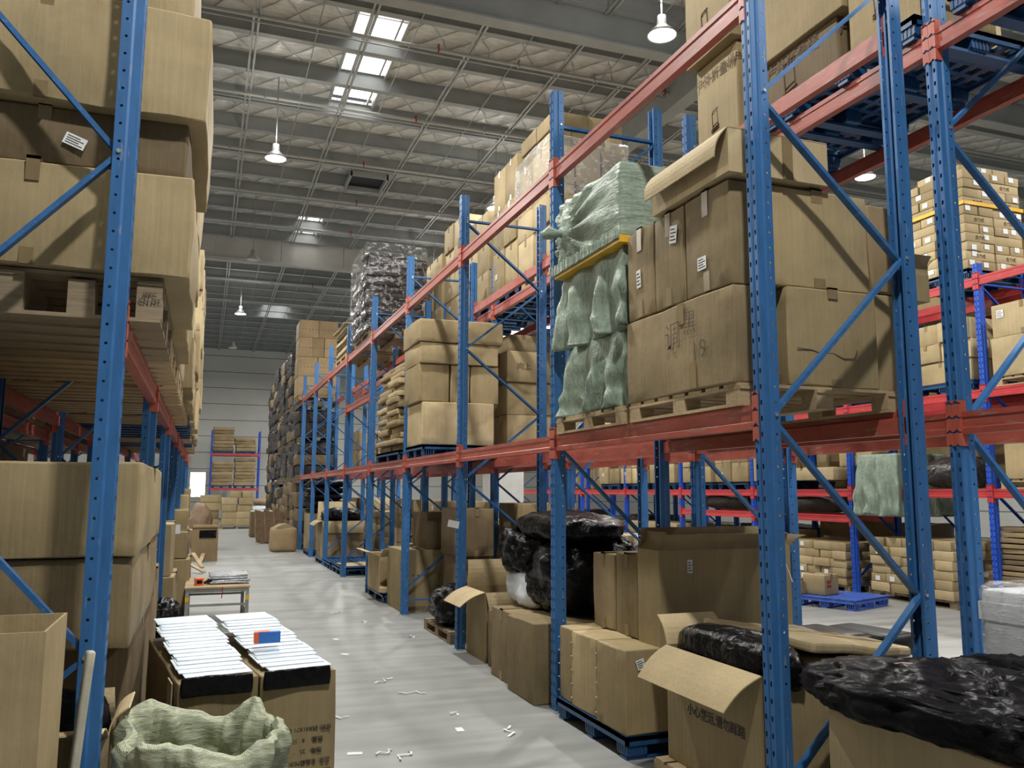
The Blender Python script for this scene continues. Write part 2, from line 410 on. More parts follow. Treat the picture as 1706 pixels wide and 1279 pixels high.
ORD3 = ['first', 'second', 'third', 'fourth', 'fifth']
ORD2 = ['bottom']+['second', 'third', 'fourth', 'fifth', 'sixth', 'seventh', 'eighth', 'ninth', 'tenth', 'eleventh', 'twelfth', 'thirteenth', 'fourteenth', 'fifteenth', 'sixteenth', 'seventeenth', 'eighteenth']
ORD = ['bottom', 'second', 'third', 'fourth', 'fifth', 'sixth', 'seventh', 'eighth', 'ninth', 'tenth']
def pile(x0, x1, y0, y1, z0, layers, nx, ny, where, mats=('card',), group=None, tape='x', jit=.01, gap=.006, rough=.003, n=3, stick=0., txt=None, same=False, skip=(), flip=False, name='cardboard_carton', cat='box'):
    """layers of cartons; only the ones facing the aisle, the near side or the top are built"""
    z = z0; nl = len(layers)
    for k, lh in enumerate(layers):
        NX, NY = (nx[k % len(nx)] if isinstance(nx, (list, tuple)) else nx), (ny[k % len(ny)] if isinstance(ny, (list, tuple)) else ny)
        for i in range(NX):
            for j in range(NY):
                ia = NX-1-i if flip else i
                if ia > 0 and j > 0 and k < nl-1: continue
                if (i, j, k) in skip: continue
                a0 = x0+(x1-x0)*i/NX+gap; a1 = x0+(x1-x0)*(i+1)/NX-gap; b0 = y0+(y1-y0)*j/NY+gap; b1 = y0+(y1-y0)*(j+1)/NY-gap
                dx, dy = rnd.uniform(-jit, jit), rnd.uniform(-jit, jit)
                lay = 'top' if (k == nl-1 and nl > 1) else ORD[min(k, 9)]
                col = '' if NX == 1 else (['aisle-side', 'rear'][ia] if NX == 2 else ['aisle-side', 'middle', 'rear', 'rearmost'][min(ia, 3)])
                row = '' if NY == 1 else (['near', 'far'][j] if NY == 2 else ['near', 'central', 'far', 'farthest', 'last'][min(j, 4)])
                lab = (where % lay if '%s' in where else where) if same else ' '.join(q for q in (col, row, 'carton in the', lay, 'layer,', where) if q)
                o = carton(a0+dx, a1+dx, b0+dy, b1+dy, z, z+lh-.003, lab, rnd.choice(mats), tape, group, .004, rough, n, name=name, cat=cat)
                w, d, h = half(o)
                if rnd.random() < stick:
                    if j == 0: sticker(o, '-y', (rnd.uniform(-w*.5, w*.5), -d-.007, h*rnd.uniform(.35, .7)), min(.09, w), min(.07, h*.6), 0, h > .2)
                    else: sticker(o, '+x' if flip else '-x', ((1 if flip else -1)*(w+.007), rnd.uniform(-d*.5, d*.5), h*rnd.uniform(.35, .7)), min(.09, d), min(.07, h*.6), 0, h > .2)
                if txt and j == 0 and rnd.random() < txt[1]: lettering(o, txt[0], min(txt[2], h*.5), '-y', (0, -d-.008, h*.5), 'inkb')
        z += lh
    return z

def wood_pallet(x0, x1, y0, y1, z0, label, h=.115, mat='wood', group='wooden pallets', rz=0, xb=False):
    w, d = x1-x0, y1-y0; k = ('wp', round(w, 2), round(d, 2), h, mat, xb)
    r = empty('wooden_pallet', ((x0+x1)/2, (y0+y1)/2, z0), label, 'pallet', group, rz)
    if k not in CACHE:
        t_ = .016; dk = MB(); nb = 7
        for i in range(nb):
            c = -d/2+d*(i+.5)/nb; bw = d/nb*.38; dk.box(-w/2, w/2, c-bw, c+bw, h-t_, h)
        for c in (-w/2+.05, 0, w/2-.05): dk.box(c-.05, c+.05, -d/2, d/2, h-2*t_, h-t_-.0005)
        bt = MB().box(-.05, .05, -d/2+.004, d/2-.004, 0, t_) if not xb else MB().box(-w/2+.004, w/2-.004, -d*.075, d*.075, 0, t_)
        CACHE[k] = (dk.mesh('deck_boards', mat), bt.mesh('bottom_boards', mat), MB().box(-.05, .05, -.06, .06, t_, h-2*t_).mesh('pallet_block', mat))
    a, b, c = CACHE[k]; link('deck', a, r)
    for i in ((-1, 0, 1) if not xb else (-1, -.5, 0, .5, 1)):
        link('bottom_board', b, r, (i*(w/2-.05), 0, 0) if not xb else (0, i*(d/2-d*.08), 0))
        for j in (-1, 0, 1): link('block', c, r, (i*(w/2-.051), j*(d/2-.066), 0))
    return r
def plastic_pallet(x0, x1, y0, y1, z0, label, h=.14, mat='plastic_blue', group='blue plastic pallets', rz=0):
    w, d = x1-x0, y1-y0; k = ('pp', round(w, 2), round(d, 2), h, mat)
    r = empty('plastic_pallet', ((x0+x1)/2, (y0+y1)/2, z0), label, 'pallet', group, rz)
    if k not in CACHE:
        dk = MB(); n = 9
        for i in range(n+1):
            c = -w/2+.02+(w-.04)*i/n; dk.box(c-.02, c+.02, -d/2, d/2, h-.03, h)
        for i in range(n+1):
            c = -d/2+.02+(d-.04)*i/n; dk.box(-w/2, w/2, c-.02, c+.02, h-.029, h-.001)
        dk.box(-w/2, w/2, -d/2, -d/2+.02, h-.055, h-.002).box(-w/2, w/2, d/2-.02, d/2, h-.055, h-.002).box(-w/2, -w/2+.02, -d/2, d/2, h-.055, h-.002).box(w/2-.02, w/2, -d/2, d/2, h-.055, h-.002)
        rn = MB().box(-w/2+.01, w/2-.01, -.04, .04, 0, .018)
        ft = rbox(.13, .13, h-.05, .012, 2, 0, 0, 0, .018)
        for q in range(5): ft.box(-.068, .068, -.06+.028*q-.005, -.06+.028*q+.005, .03, h-.05); ft.box(-.06+.028*q-.005, -.06+.028*q+.005, -.068, .068, .03, h-.05)
        CACHE[k] = (dk.mesh('deck_grid', mat), rn.mesh('runners', mat), ft.mesh('pallet_foot', mat))
    a, b, c = CACHE[k]; link('deck', a, r)
    for j in (-1, 0, 1): link('runner', b, r, (0, j*(d/2-.06), 0))
    for i in (-1, 0, 1):
        for j in (-1, 0, 1): link('foot', c, r, (i*(w/2-.075), j*(d/2-.075), 0))
    return r

def open_carton(x0, x1, y0, y1, z0, z1, label, flaps, mat='card', rz=0, group=None, tk=.006, name='open_carton', flen=None, inner=None, nowall=None):
    """flaps: dict side -> angle (degrees) from upright; >90 hangs outward, negative folds inward"""
    w, d, h = x1-x0, y1-y0, z1-z0; b = MB()
    b.box(-w/2, w/2, -d/2, -d/2+tk, 0, h if nowall != '-y' else h*.12).box(-w/2, w/2, d/2-tk, d/2, 0, h).box(-w/2, -w/2+tk, -d/2+tk, d/2-tk, 0, h).box(w/2-tk, w/2, -d/2+tk, d/2-tk, 0, h).box(-w/2+tk, w/2-tk, -d/2+tk, d/2-tk, 0, tk)
    o = b.build(name, mat, None, ((x0+x1)/2, (y0+y1)/2, z0), rz); tag(o, label, 'box', group); o['dims'] = (w, d, h)
    for s, a in flaps.items():
        L = (flen or {}).get(s, (d if s[1] == 'x' else w)*.48 if False else min(w, d)*.48); W_ = (d if s[1] == 'x' else w)-.004
        n = 6; rings = []
        for i in range(n+1):
            q = i/n*L; cv = .02*math.sin(q/L*PI)
            ring = []
            for yy, tt in ((-W_/2, 0), (W_/2, 0), (W_/2, tk), (-W_/2, tk)):
                sk = (1-.06*(i/n)) if abs(yy) else 1; ring.append((q, yy*sk, tt+cv))
            rings.append(ring)
        me = MB().loop(rings).mesh('flap_sheet', inner or mat)
        f = link('flap', me, o); ang = math.radians(a); sgn = -1 if s[0] == '-' else 1
        if s[1] == 'x': base = Matrix.Translation((sgn*(w/2-tk*(.0)), 0, h)); rot = Matrix.Rotation(PI if sgn < 0 else 0, 4, 'Z')
        else: base = Matrix.Translation((0, sgn*d/2, h)); rot = Matrix.Rotation(PI/2*sgn, 4, 'Z')
        f.matrix_local = base @ rot @ Matrix.Rotation(-(PI/2-ang), 4, 'Y')
    return o

def bag(cx, cy, z0, sx, sy, sz, label, mat='black_bag', seed=1, lump=.16, fine=.04, rz=0, name='black_bag', cat='bag', group=None, p=2.6, knot=None, n=26, freq=2.2, ridge=1.):
    """crumpled soft bag, flat underneath"""
    so = Vector((seed*7.3, seed*2.1, seed*4.4)); rings = []; m_ = n*2
    for i in range(n+1):
        ph = -PI/2+PI*i/n; ring = []
        for j in range(m_):
            th = 2*PI*j/m_; c, s_ = math.cos(ph), math.sin(ph)
            e = 2/p; f = lambda q: math.copysign(abs(q)**e, q)
            d = Vector((f(c)*f(math.cos(th))*sx/2, f(c)*f(math.sin(th))*sy/2, f(s_)*sz/2))
            u = d.copy(); q = u*freq/max(.3, (sx+sy+sz)/3)
            k = 1+lump*noise.noise(q*1.1+so)
            rg = 1-abs(noise.noise(q*2.6+so*1.7))*2; rg2 = 1-abs(noise.noise(q*6.5-so))*2
            d = d*k + d.normalized()*(fine*ridge*(rg-.4)+fine*.45*(rg2-.4)) if d.length > 1e-5 else d
            d.z = max(d.z, -sz/2*.93)
            ring.append((d.x, d.y, d.z+sz/2*.93))
        rings.append(ring)
    b = MB().loop(rings)
    o = b.build(name, mat, None, (cx, cy, z0), rz, True); tag(o, label, cat, group)
    if knot: 
        kx, ky, kz, dx, dy, dz = knot; pts = []; rr = []
        kb = MB(); base = Vector((kx, ky, kz)); dv = Vector((dx, dy, dz))
        for i in range(7):
            q = i/6; pts.append(base+dv*q+Vector((.01*math.sin(i*2.1), .01*math.cos(i*1.7), 0))); rr.append([.05, .03, .022, .03, .045, .055, .03][i])
        kb.tube(pts, rr, 10).build('knot', mat, o, smooth=True)
    return o

# ------------------------------------------------------------------ building shell
struct(MB().box(-14, 26, -8, 52, -.12, 0).build('floor', 'floor'))
SKY = [(2.12, 3.08, k) for k in (0, 1, 2)] + [(2.3, 3.1, k) for k in (8, 9)] + [(2.1, 3.3, 17), (2.1, 3.3, 18)] + [(11.5, 12.6, k) for k in (-3, -2, 3, 4)]
PY0, PS = 14.54, 1.401
ys = [PY0+PS*k for k in range(-12, 27)]
# roof sheet with openings left for the skylights
rb = MB(); rb2 = MB()
for k in range(-12, 26):
    ya, yb = PY0+PS*(k-1), PY0+PS*k
    if yb > 52: break
    holes = sorted((a, b) for a, b, q in SKY if q == k); x = -14
    B_ = rb if yb < 27.3 else rb2
    for a, b in holes: B_.box(x, a, ya, yb, 9.9, 9.98); x = b
    B_.box(x, 26, ya, yb, 9.9, 9.98)
struct(rb.build('ceiling', 'quilt'))
struct(rb2.build('ceiling', 'purlin'))
Cpr = [(-.07, 0), (.07, 0), (.07, .014), (.008, .018), (.008, .32), (.07, .322), (.07, .333), (-.07, .333), (-.07, .322), (-.008, .32), (-.008, .018), (-.07, .014)]
pm = MB().ext(Cpr, (-14, 0, 0), (26, 0, 0)).mesh('purlin', 'purlin')
tn = 1
for k in range(-12, 26):
    y = PY0+PS*k
    if y > 51: break
    struct(link('trim_%d' % tn, pm, None, (0, y, 9.566))); tn += 1
am = MB().box(-.03, -.022, -9, 51, 0, .05).box(-.06, -.022, -9, 51, 0, .006).box(.022, .03, -9, 51, 0, .05).box(.022, .06, -9, 51, 0, .006).mesh('angle_bar', 'bar')
for x in [-6.95, -5.1, -3.25, -1.4, .47, 2.33, 4.2, 6.02, 7.4, 9.6, 11.5, 13.4, 15.3]:
    struct(link('trim_%d' % tn, am, None, (x, 0, 9.535))); tn += 1
rm = MB().tube([(0, -9, 0), (0, 51, 0)], .011, 6).mesh('tie_rod', 'purlin')
for x in (-2.3, 1.5, 3.12, 5.1, 6.9, 8.9, 10.6): struct(link('trim_%d' % tn, rm, None, (x, 0, 9.55))); tn += 1
# deep frames along X, a deep girder along Y, the concrete-grey bulkhead
def ibeam(h, w, p0, p1, mat, tf=.03):
    return MB().ext([(-w/2, 0), (w/2, 0), (w/2, tf), (.012, tf), (.012, h-tf), (w/2, h-tf), (w/2, h), (-w/2, h), (-w/2, h-tf), (-.012, h-tf), (-.012, tf), (-w/2, tf)], p0, p1)
for y in (3.9, 11.85, 19.3): struct(ibeam(.62, .26, (-14, y, 9.0), (26, y, 9.0), 'purlin').build('trim_%d' % tn, 'purlin') if y == 11.85 else ibeam(.40, .2, (-14, y, 9.2), (26, y, 9.2), 'purlin').build('trim_%d' % tn, 'purlin')) if y != 19.3 else None; tn += 1
struct(ibeam(.6, .3, (8.35, -8, 9.0), (8.35, 51, 9.0), 'purlin').build('trim_%d' % tn, 'purlin')); tn += 1
bk = MB()
for i in range(20): bk.box(-14+2*i+.006, -12+2*i-.006, 27.2, 27.32, 8.86, 9.72)
bk.box(-14, 26, 27.14, 27.38, 8.78, 8.88)
struct(bk.build('wall_bulkhead', 'concrete_wall'))
wf = MB().box(-14, -.75, 50, 50.2, 0, 9.9).box(.1, 26, 50, 50.2, 0, 9.9).box(-.75, .1, 50, 50.2, 0, 1.2).box(-.75, .1, 50, 50.2, 2.6, 9.9)
struct(wf.build('wall_far', 'cladding'))
struct(MB().box(-14, -13.8, -8, 50, 0, 9.9).build('wall_left', 'cladding'))
struct(MB().box(25.8, 26, -8, 50, 0, 9.9).build('wall_right', 'cladding'))
wn = struct(MB().box(-.74, .09, 50.08, 50.12, 1.21, 2.59).build('window_1', 'glow'))
fr = MB()
for a in (-.75, -.345, .07): fr.box(a, a+.03, 50.02, 50.07, 1.2, 2.6)
fr.box(-.75, .1, 50.02, 50.07, 1.2, 1.23).box(-.75, .1, 50.02, 50.07, 2.57, 2.6).build('window_frame', 'bar', wn)
struct(MB().box(6.75, 7.65, 20, 20.6, 0, 9.2).build('column', plain('white_pillar_paint', (.62, .63, .62), .7, 0, .05)), 'white square pillar behind the right racks')
wi = 2
for a, b, k in SKY:
    ya, yb = PY0+PS*(k-1)+.08, PY0+PS*k-.08; z = 10.05
    o = struct(MB().box(a, b, ya-.07, yb+.07, z, z+.02).build('window_%d' % wi, 'glow')); wi += 1
    fm = MB().box(a, a+.04, ya, yb, 9.82, z).box(b-.04, b, ya, yb, 9.82, z)
    for q in (.32, .38, .86): fm.box(a+(b-a)*q-.018, a+(b-a)*q+.018, ya, yb, 9.88, 9.95)
    fm.box(a, b, (ya+yb)/2-.015, (ya+yb)/2+.015, 9.9, 9.94)
    fm.build('skylight_frame', 'bar', o)
# open smoke vent frame between two purlins
vt = MB().box(3.1, 4.05, 20.25, 20.29, 9.42, 9.56).box(3.1, 4.05, 21.3, 21.34, 9.42, 9.56).box(3.1, 3.14, 20.25, 21.34, 9.42, 9.56).box(4.01, 4.05, 20.25, 21.34, 9.42, 9.56)
o = empty('roof_vent', (0, 0, 0), 'dark rectangular roof vent frame under the purlins right of the lit lamp', 'vent'); vt.build('frame', 'purlin', o); MB().box(3.14, 4.01, 20.29, 21.3, 9.54, 9.56).build('panel', 'black_plastic', o)

# sprinkler pipes along X with hangers, each a thing
pw = ['nearest', 'second', 'third', 'fourth', 'fifth', 'sixth', 'seventh', 'eighth', 'ninth']
for i, y in enumerate((12.3, 13.75, 16.7, 19.6, 22.4, 25.2, 29.0, 32.4, 36.0)):
    o = empty('sprinkler_pipe', (0, y, 9.45), '%s pale sprinkler pipe running across under the roof purlins' % pw[i], 'pipe', 'roof sprinkler pipes')
    MB().tube([(-13, 0, 0), (25, 0, 0)], .035, 8).build('pipe', 'pipe', o, smooth=True)
    MB().tube([(-13, .13, -.03), (25, .13, -.03)], .014, 6).build('branch_line', 'bar', o, smooth=True)
    for j in range(14): MB().box(-.012, .012, -.045, .045, -.045, .10).build('hanger', 'red_ink' if j % 3 == 0 else 'purlin', o, (-6+j*1.55+.3*(i % 3), 0, 0))

# ------------------------------------------------------------------ high-bay lamps
def lamp(x, y, z, label, on=True):
    r = empty('high_bay_lamp', (x, y, z), label, 'lamp', 'high-bay lamps')
    MB().lathe([(.02, .30), (.06, .30), (.07, .16), (.10, .13), (.21, .02), (.215, 0), (.2, .002), (.19, .02), (.05, .12)], n=28).build('shade', 'bar', r, smooth=True)
    MB().lathe([(.001, .012), (.10, .004), (.195, .012), (.19, .02), (.001, .03)], n=28).build('lens', 'lens' if on else 'lens_off', r, smooth=True)
    MB().tube([(0, 0, .30), (0, 0, 9.905-z)], .012, 6).build('rod', 'purlin', r)
    if on:
        ld = bpy.data.lights.new('lamp_light', 'AREA'); ld.shape = 'DISK'; ld.size = .38; ld.energy = LAMP_W; ld.color = (1, .985, .925)
        lo = link('lamp_light', ld, r, (0, 0, -.01))
        lu = bpy.data.lights.new('roof_fill', 'POINT'); lu.shadow_soft_size = .16; lu.energy = ROOF_FILL_W; lu.color = (1, .985, .94); link('roof_fill', lu, r, (0, 0, .50))  # added point light above the shade, brightens the roof; no separate fitting
lamp(1.02, 16.27, 8.0, 'brightly lit high-bay lamp hanging over the aisle, nearest of the lamp row')
lamp(1.0, 24.0, 8.0, 'unlit grey high-bay lamp under the bulkhead over the aisle', False)
lamp(.97, 31.7, 8.0, 'small lit high-bay lamp beyond the bulkhead')
lamp(.95, 39.6, 8.0, 'farthest unlit high-bay lamp before the clad wall', False)
lamp(5.82, 9.73, 8.0, 'large glaring lit lamp above the top red beam')
lamp(1.0, 8.4, 8.0, 'lit high-bay lamp over the aisle, out of sight above')
lamp(1.0, .4, 8.0, 'lit high-bay lamp over the aisle, behind the viewpoint')
lamp(6.4, 24.6, 8.0, 'lit lamp glimpsed behind the tall cartons on the rear rack')
for i, (x, y) in enumerate(((6.4, 1.5), (6.0, 17.5), (12.5, 5), (12.5, 13), (12.5, 21), (-6, 8), (-6, 18), (6, 33), (6, 41), (-5, 27), (-5, 36), (12.5, 30))): lamp(x, y, 8.0, 'unseen lit high-bay lamp over a side aisle, far ones added to brighten the roof')  # the farthest ones are added out of view to brighten the distant roof

# ------------------------------------------------------------------ pallet racks
def offset_profile(pts, t_):
    out = []; n = len(pts)
    for i, p in enumerate(pts):
        p = Vector(p).to_2d() if not isinstance(p, Vector) else p
        a = Vector(pts[max(i-1, 0)]); b = Vector(pts[min(i+1, n-1)])
        d1 = (Vector(pts[i])-a).normalized() if i else None; d2 = (b-Vector(pts[i])).normalized() if i < n-1 else None
        nn = [Vector((-q.y, q.x)) for q in (d1, d2) if q is not None]
        m_ = sum(nn, Vector((0, 0))).normalized(); k = 1/max(.4, m_.dot(nn[0])); out.append(Vector(pts[i])+m_*t_*k)
    return [tuple(p) for p in pts]+[tuple(p) for p in reversed(out)]
OMEGA = [(.088, -.028), (.088, -.045), (.046, -.045), (.037, -.037), (.004, -.037), (0, -.033), (0, -.011), (.008, -.006), (.008, .006), (0, .011), (0, .033), (.004, .037), (.037, .037), (.046, .045), (.088, .045), (.088, .028)]
def post_mesh(H, mat):
    k = ('post', H, mat)
    if k not in CACHE:
        pr = offset_profile(OMEGA, -.0028); CACHE[k] = MB().loop([[(x, y, 0) for x, y in pr], [(x, y, H) for x, y in pr]]).mesh('upright_post', mat)
    return CACHE[k]
BPROF = [(0, 0), (.05, 0), (.05, .085), (.03, .088), (.03, .116), (0, .116), (0, .088), (.005, .083), (.005, .036), (0, .031)]
BR = offset_profile([(-.008, -.020), (.012, -.020), (.012, .020), (-.008, .020)], .003)
def rack(label, xf, s, ys_, levels, H, D=.98, far=False, dark=False, nodes=None, group='pallet racks', cat='rack', step=.68, along='y', bolts=6):
    """xf aisle plane, s=+1 when the rack stands towards +x; levels: (z of beam top, first bay, last bay, front?, rear?)"""
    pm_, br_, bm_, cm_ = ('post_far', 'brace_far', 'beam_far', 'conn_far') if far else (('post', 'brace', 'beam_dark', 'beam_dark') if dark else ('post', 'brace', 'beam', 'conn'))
    r = empty('pallet_rack', (xf, ys_[0], 0), label, cat, group)
    if along == 'x': r.rotation_euler = (0, 0, -PI/2)
    y0 = ys_[0]
    for i, y in enumerate(ys_):
        yy = y-y0; h = H(i) if callable(H) else H
        for rear in (0, 1):
            x = s*D if rear else 0; flip = (s < 0) != bool(rear)
            p = link('upright_post', post_mesh(h, pm_), r, (x, yy, 0), PI if flip else 0)
            MB().box(-.015, .105, -.07, .07, 0, .006).build('base_plate', 'steel', p)
        nd = (nodes or {}).get(i)
        if nd is None:
            nd = []; z = h-.30; side = 0
            while z > .2: nd.append((side, z)); side = 1-side; z -= step
        xa = (s*.066, s*(D-.066))
        segs = [(nd[j], nd[j+1]) for j in range(len(nd)-1)]+[((0, h-.28), (1, h-.28)), ((0, .18), (1, .18))]
        for j, ((a, za), (b, zb)) in enumerate(segs):
            za2, zb2 = za, zb
            key = ('brace', s, D, round(za2, 3), round(zb2, 3), a, b, br_)
            if key not in CACHE: CACHE[key] = MB().ext(BR, (xa[a], 0, za2), (xa[b], 0, zb2), (0, 1, 0)).mesh('brace', br_)
            o = link('brace', CACHE[key], r, (0, yy+(.012 if j % 2 else -.012), 0))
            if i < bolts:
                if 'bolt' not in CACHE: CACHE['bolt'] = MB().tube([(0, -.051, 0), (0, .051, 0)], .009, 8).mesh('bolt', 'zinc')
                link('bolt', CACHE['bolt'], o, (xa[a], -(.012 if j % 2 else -.012), za))
    for (z, b0, b1, fr_, re_) in levels:
        for i in range(b0, b1):
            ya, yb = ys_[i]-y0+.041, ys_[i+1]-y0-.041
            for rear in (0, 1):
                if not (re_ if rear else fr_): continue
                fl = s if not rear else -s; x = s*D if rear else 0
                key = ('beam', round(yb-ya, 3), bm_, fl)
                if key not in CACHE: CACHE[key] = MB().ext([(fl*(u+.008), w) for u, w in BPROF], (0, 0, -.116), (0, yb-ya, -.116)).mesh('beam', bm_)
                o = link('beam', CACHE[key], r, (x, ya, z))
                for e in (0, 1):
                    sg = -1 if e == 0 else 1; key = ('conn', cm_, fl, e)
                    if key not in CACHE:
                        c_ = MB(); ys2 = sorted((0, sg*.040)); c_.box(*sorted((-fl*.004, 0)), *ys2, -.118, .118); c_.box(*sorted((-fl*.004, fl*.06)), *sorted((0, -sg*.003)), -.118, .118)
                        CACHE[key] = c_.mesh('connector', cm_)
                    link('connector', CACHE[key], o, (0, 0 if e == 0 else yb-ya, -.058))
    return r
YR = [3.28+2.5*i for i in range(9)]
nodR1 = [(0, .25), (1, 1.07), (0, 1.93), (1, 2.77), (0, 3.535), (1, 4.30)]
nodR2 = [(0, .28), (1, 1.09), (0, 1.9), (1, 2.75), (0, 3.72), (1, 4.4)]
rack('right-hand blue and red pallet rack beside the aisle, running away from the viewer', 2.44, 1, YR,
     [(1.985, 0, 8, 1, 1), (4.095, 0, 8, 1, 1), (3.14, 4, 5, 1, 1)], 4.71, nodes={0: nodR1, 1: nodR2})
rack('rear blue and red rack standing back to back behind the right-hand rack', 3.65, 1, [.78]+YR,
     [(1.985, 0, 9, 1, 1), (4.095, 0, 9, 1, 1)], 4.71, nodes={0: nodR1, 1: nodR1, 2: nodR2}, bolts=3)
YL = [3.60+2.5*i for i in range(7)]
nodL1 = [(0, 4.85), (1, 3.88), (0, 2.92), (1, 1.93), (0, .95), (1, .2)]; nodL2 = [(0, 4.5), (1, 3.62), (0, 2.75), (1, 1.87), (0, 1.02), (1, .25)]
rack('left-hand blue and red pallet rack at the left edge, stacked with huge cartons', -.318, -1, YL, [(2.265, 0, 6, 1, 1)], 5.0, D=1.0, nodes={0: nodL1, 1: nodL2, 2: nodL2})
YC = [5.55+2.5*i for i in range(9)]
rack('far right royal blue and red rack across the second aisle', 9.5, 1, YC, [(1.62, 0, 8, 1, 1), (2.92, 0, 8, 1, 1), (4.42, 0, 8, 1, 1), (1.22, 2, 4, 1, 1)], lambda i: 4.6, far=True, bolts=0)
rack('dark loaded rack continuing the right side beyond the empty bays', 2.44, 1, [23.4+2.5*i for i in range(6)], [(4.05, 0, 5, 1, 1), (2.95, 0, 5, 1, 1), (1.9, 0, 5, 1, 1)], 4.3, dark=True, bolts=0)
rack('far end rack with red beams against the grey clad wall', .3, -1, [46.2, 48.6], [(3.5, 0, 1, 1, 1), (1.7, 0, 1, 1, 1)], 4.7, D=.98, far=True, bolts=0, along='x')
# ================================================================== LOADS, right rack, nearest bay, lower shelf
Z1 = 1.987; Z2 = 4.097
wood_pallet(2.43, 3.45, 3.40, 4.54, Z1, 'pale wooden pallet under the handwritten carton, near half of the lower shelf')
wood_pallet(2.43, 3.42, 4.60, 5.68, Z1, 'wooden pallet under the green sacks on the lower shelf')
PT = Z1+.116
cA = carton(2.42, 2.68, 3.43, 4.54, PT, 2.60, 'long brown carton with black handwriting on the lower shelf', 'card_old', None, None, .012, .008, 8)
w, d, h = half(cA)
lettering(cA, '调', .17, '-x', (-w-.022, -.02, h*.62), 'ink', .06, -.0032, 'handwriting'); lettering(cA, '黑', .14, '-x', (-w-.022, -.19, h*.72), 'ink', -.05, -.0028, 'handwriting'); lettering(cA, '19', .15, '-x', (-w-.018, -.27, h*.40), 'ink', .1, -.004, 'handwriting')
MB().box(-.002, .002, -.03, .03, 0, .12).build('tape', 'tape', cA, (-w-.012, -.09, h-.125)); MB().box(-.002, .002, -.03, .03, 0, .14).build('tape', 'tape', cA, (-w-.012, -.2, .01))
st = MB()
for k in range(8): st.tube([(w*.4, -d-.010, .03+k*.06), (w*.4+.02, -d-.010, .03+k*.06)], .005, 6)
st.build('staples', 'zinc', cA)
cB = carton(2.74, 3.31, 3.42, 4.54, PT, 2.615, 'large plain carton behind the nearest post, cracked low on its face', 'card', 'y', None, .012, .006, 8, tw=.06, lap=.05)
cr = MB(); w, d, h = half(cB); pts = [(-.24, .19), (-.15, .185), (-.1, .17), (-.02, .175), (.05, .15), (.12, .155), (.14, .2)]
cr.tube([(x, -d-.011, z) for x, z in pts], .0022, 5).build('crack', 'ink', cB)
cB2 = carton(2.63, 3.30, 3.44, 4.5, 2.617, 3.15, 'upper plain carton behind the nearest post, taped along its top', 'card', 'y', None, .01, .006, 8, tw=.07, lap=.07)
for k, (z0, z1, t_) in enumerate(((PT, 2.63, 'lower'), (2.634, 3.13, 'upper'))):
    o = carton(3.33, 3.62, 3.46, 4.4, z0, z1, '%s bulging carton with a staple line beside the rear upright' % t_, 'card_red' if k else 'card', None, None, .03, .008, 6)
    w, d, h = half(o); st = MB()
    for q in range(7): st.tube([(-.02, -d-.028, .05+q*.065), (.0, -d-.028, .05+q*.065)], .005, 6)
    st.build('staples', 'zinc', o)
op = open_carton(3.55, 3.78, 3.5, 3.9, 2.63, 2.78, 'small open carton with a flared flap by the rear upright', {'+x': 30, '-y': 20}, 'card')
for (y0, y1, zt, lab, st_) in ((4.205, 4.535, 3.16, 'brown carton with a narrow white label next to the green sacks', (.0, .24, .05, .11, .05)), (3.875, 4.195, 3.15, 'middle of three upright brown cartons, white label near its top', (.07, .40, .075, .1, -.15)), (3.45, 3.862, 3.15, 'tallest upright brown carton next to the nearest post, square white label low down', (-.03, .16, .08, .07, 0))):
    o = carton(2.43, 2.73 if y0 > 3.5 else 2.66, y0, y1, 2.607, zt, lab, 'card_old', 'x', None, .010, .006, 6, tw=.055, lap=.14)
    w, d, h = half(o); sticker(o, '-x', (-w-.014, -st_[0], st_[1]), st_[2], st_[3], st_[4])
o = open_carton(2.40, 3.02, 3.40, 4.16, 3.17, 3.40, 'flat lidded carton lying across the upright cartons, its long flap sprung open', {'-x': 158}, 'card_light', flen={'-x': .17})
MB().box(-.31, .31, -.38, .38, .228, .236).build('lid', 'card_light', o)
MB().box(-.03, .03, -.387, -.382, 0, .23).build('tape', 'tape', o, (.05, 0, 0))

# green woven sacks
def gathered(x0, x1, y0, y1, z0, z1, label, knot, seed, bulge=.03, mat='green_sack', amp=.036):
    w, d, h = x1-x0, y1-y0, z1-z0; b = rbox(w, d, h, .03, 22, bulge, .006, seed); kx, ky, kz = knot; P = []
    for x, y, z in b.v:
        ry, rz_ = y-ky, z-kz; ds = math.hypot(ry, rz_); an = math.atan2(rz_, ry)
        a = amp*math.sin(an*15+noise.noise(Vector((x*3, y*3, z*3+seed)))*2)*min(1, ds*5)*max(0, 1-ds/.75)
        pull = -.06*math.exp(-ds*ds/.02)
        if x < -w*.35: x += a-pull*-1*.6
        y += noise.noise(Vector((x*6+seed, y*2, z*12)))*.012; x += noise.noise(Vector((y*9, z*14, seed)))*.010
        P.append((x, y, z))
    b.v = P; o = b.build('woven_sack', mat, None, ((x0+x1)/2, (y0+y1)/2, z0), 0, True); tag(o, label, 'sack', 'green woven sacks'); return o
g = gathered(2.42, 3.26, 4.60, 5.62, 3.165, 3.70, 'top green woven bale tied in a knot, above the yellow strap', (0, .30, .27), 3)
kb = MB(); kb.tube([(-.40, .30, .27), (-.45, .31, .28), (-.50, .32, .27), (-.55, .35, .28), (-.60, .38, .26)], [.05, .032, .028, .05, .03], 12).build('knot', 'green_sack', g, smooth=True)
MB().box(-.438, .41, -.522, .522, -.02, .026).build('yellow_strap', 'yellow_tape', g)
fr = MB()
for k in range(46): 
    y = -.52+1.04*k/45; fr.box(-.455-.01*rnd.random(), -.438, y-.007, y+.007, .0, .05+.03*rnd.random())
fr.build('frayed_edge', 'green_sack', g)
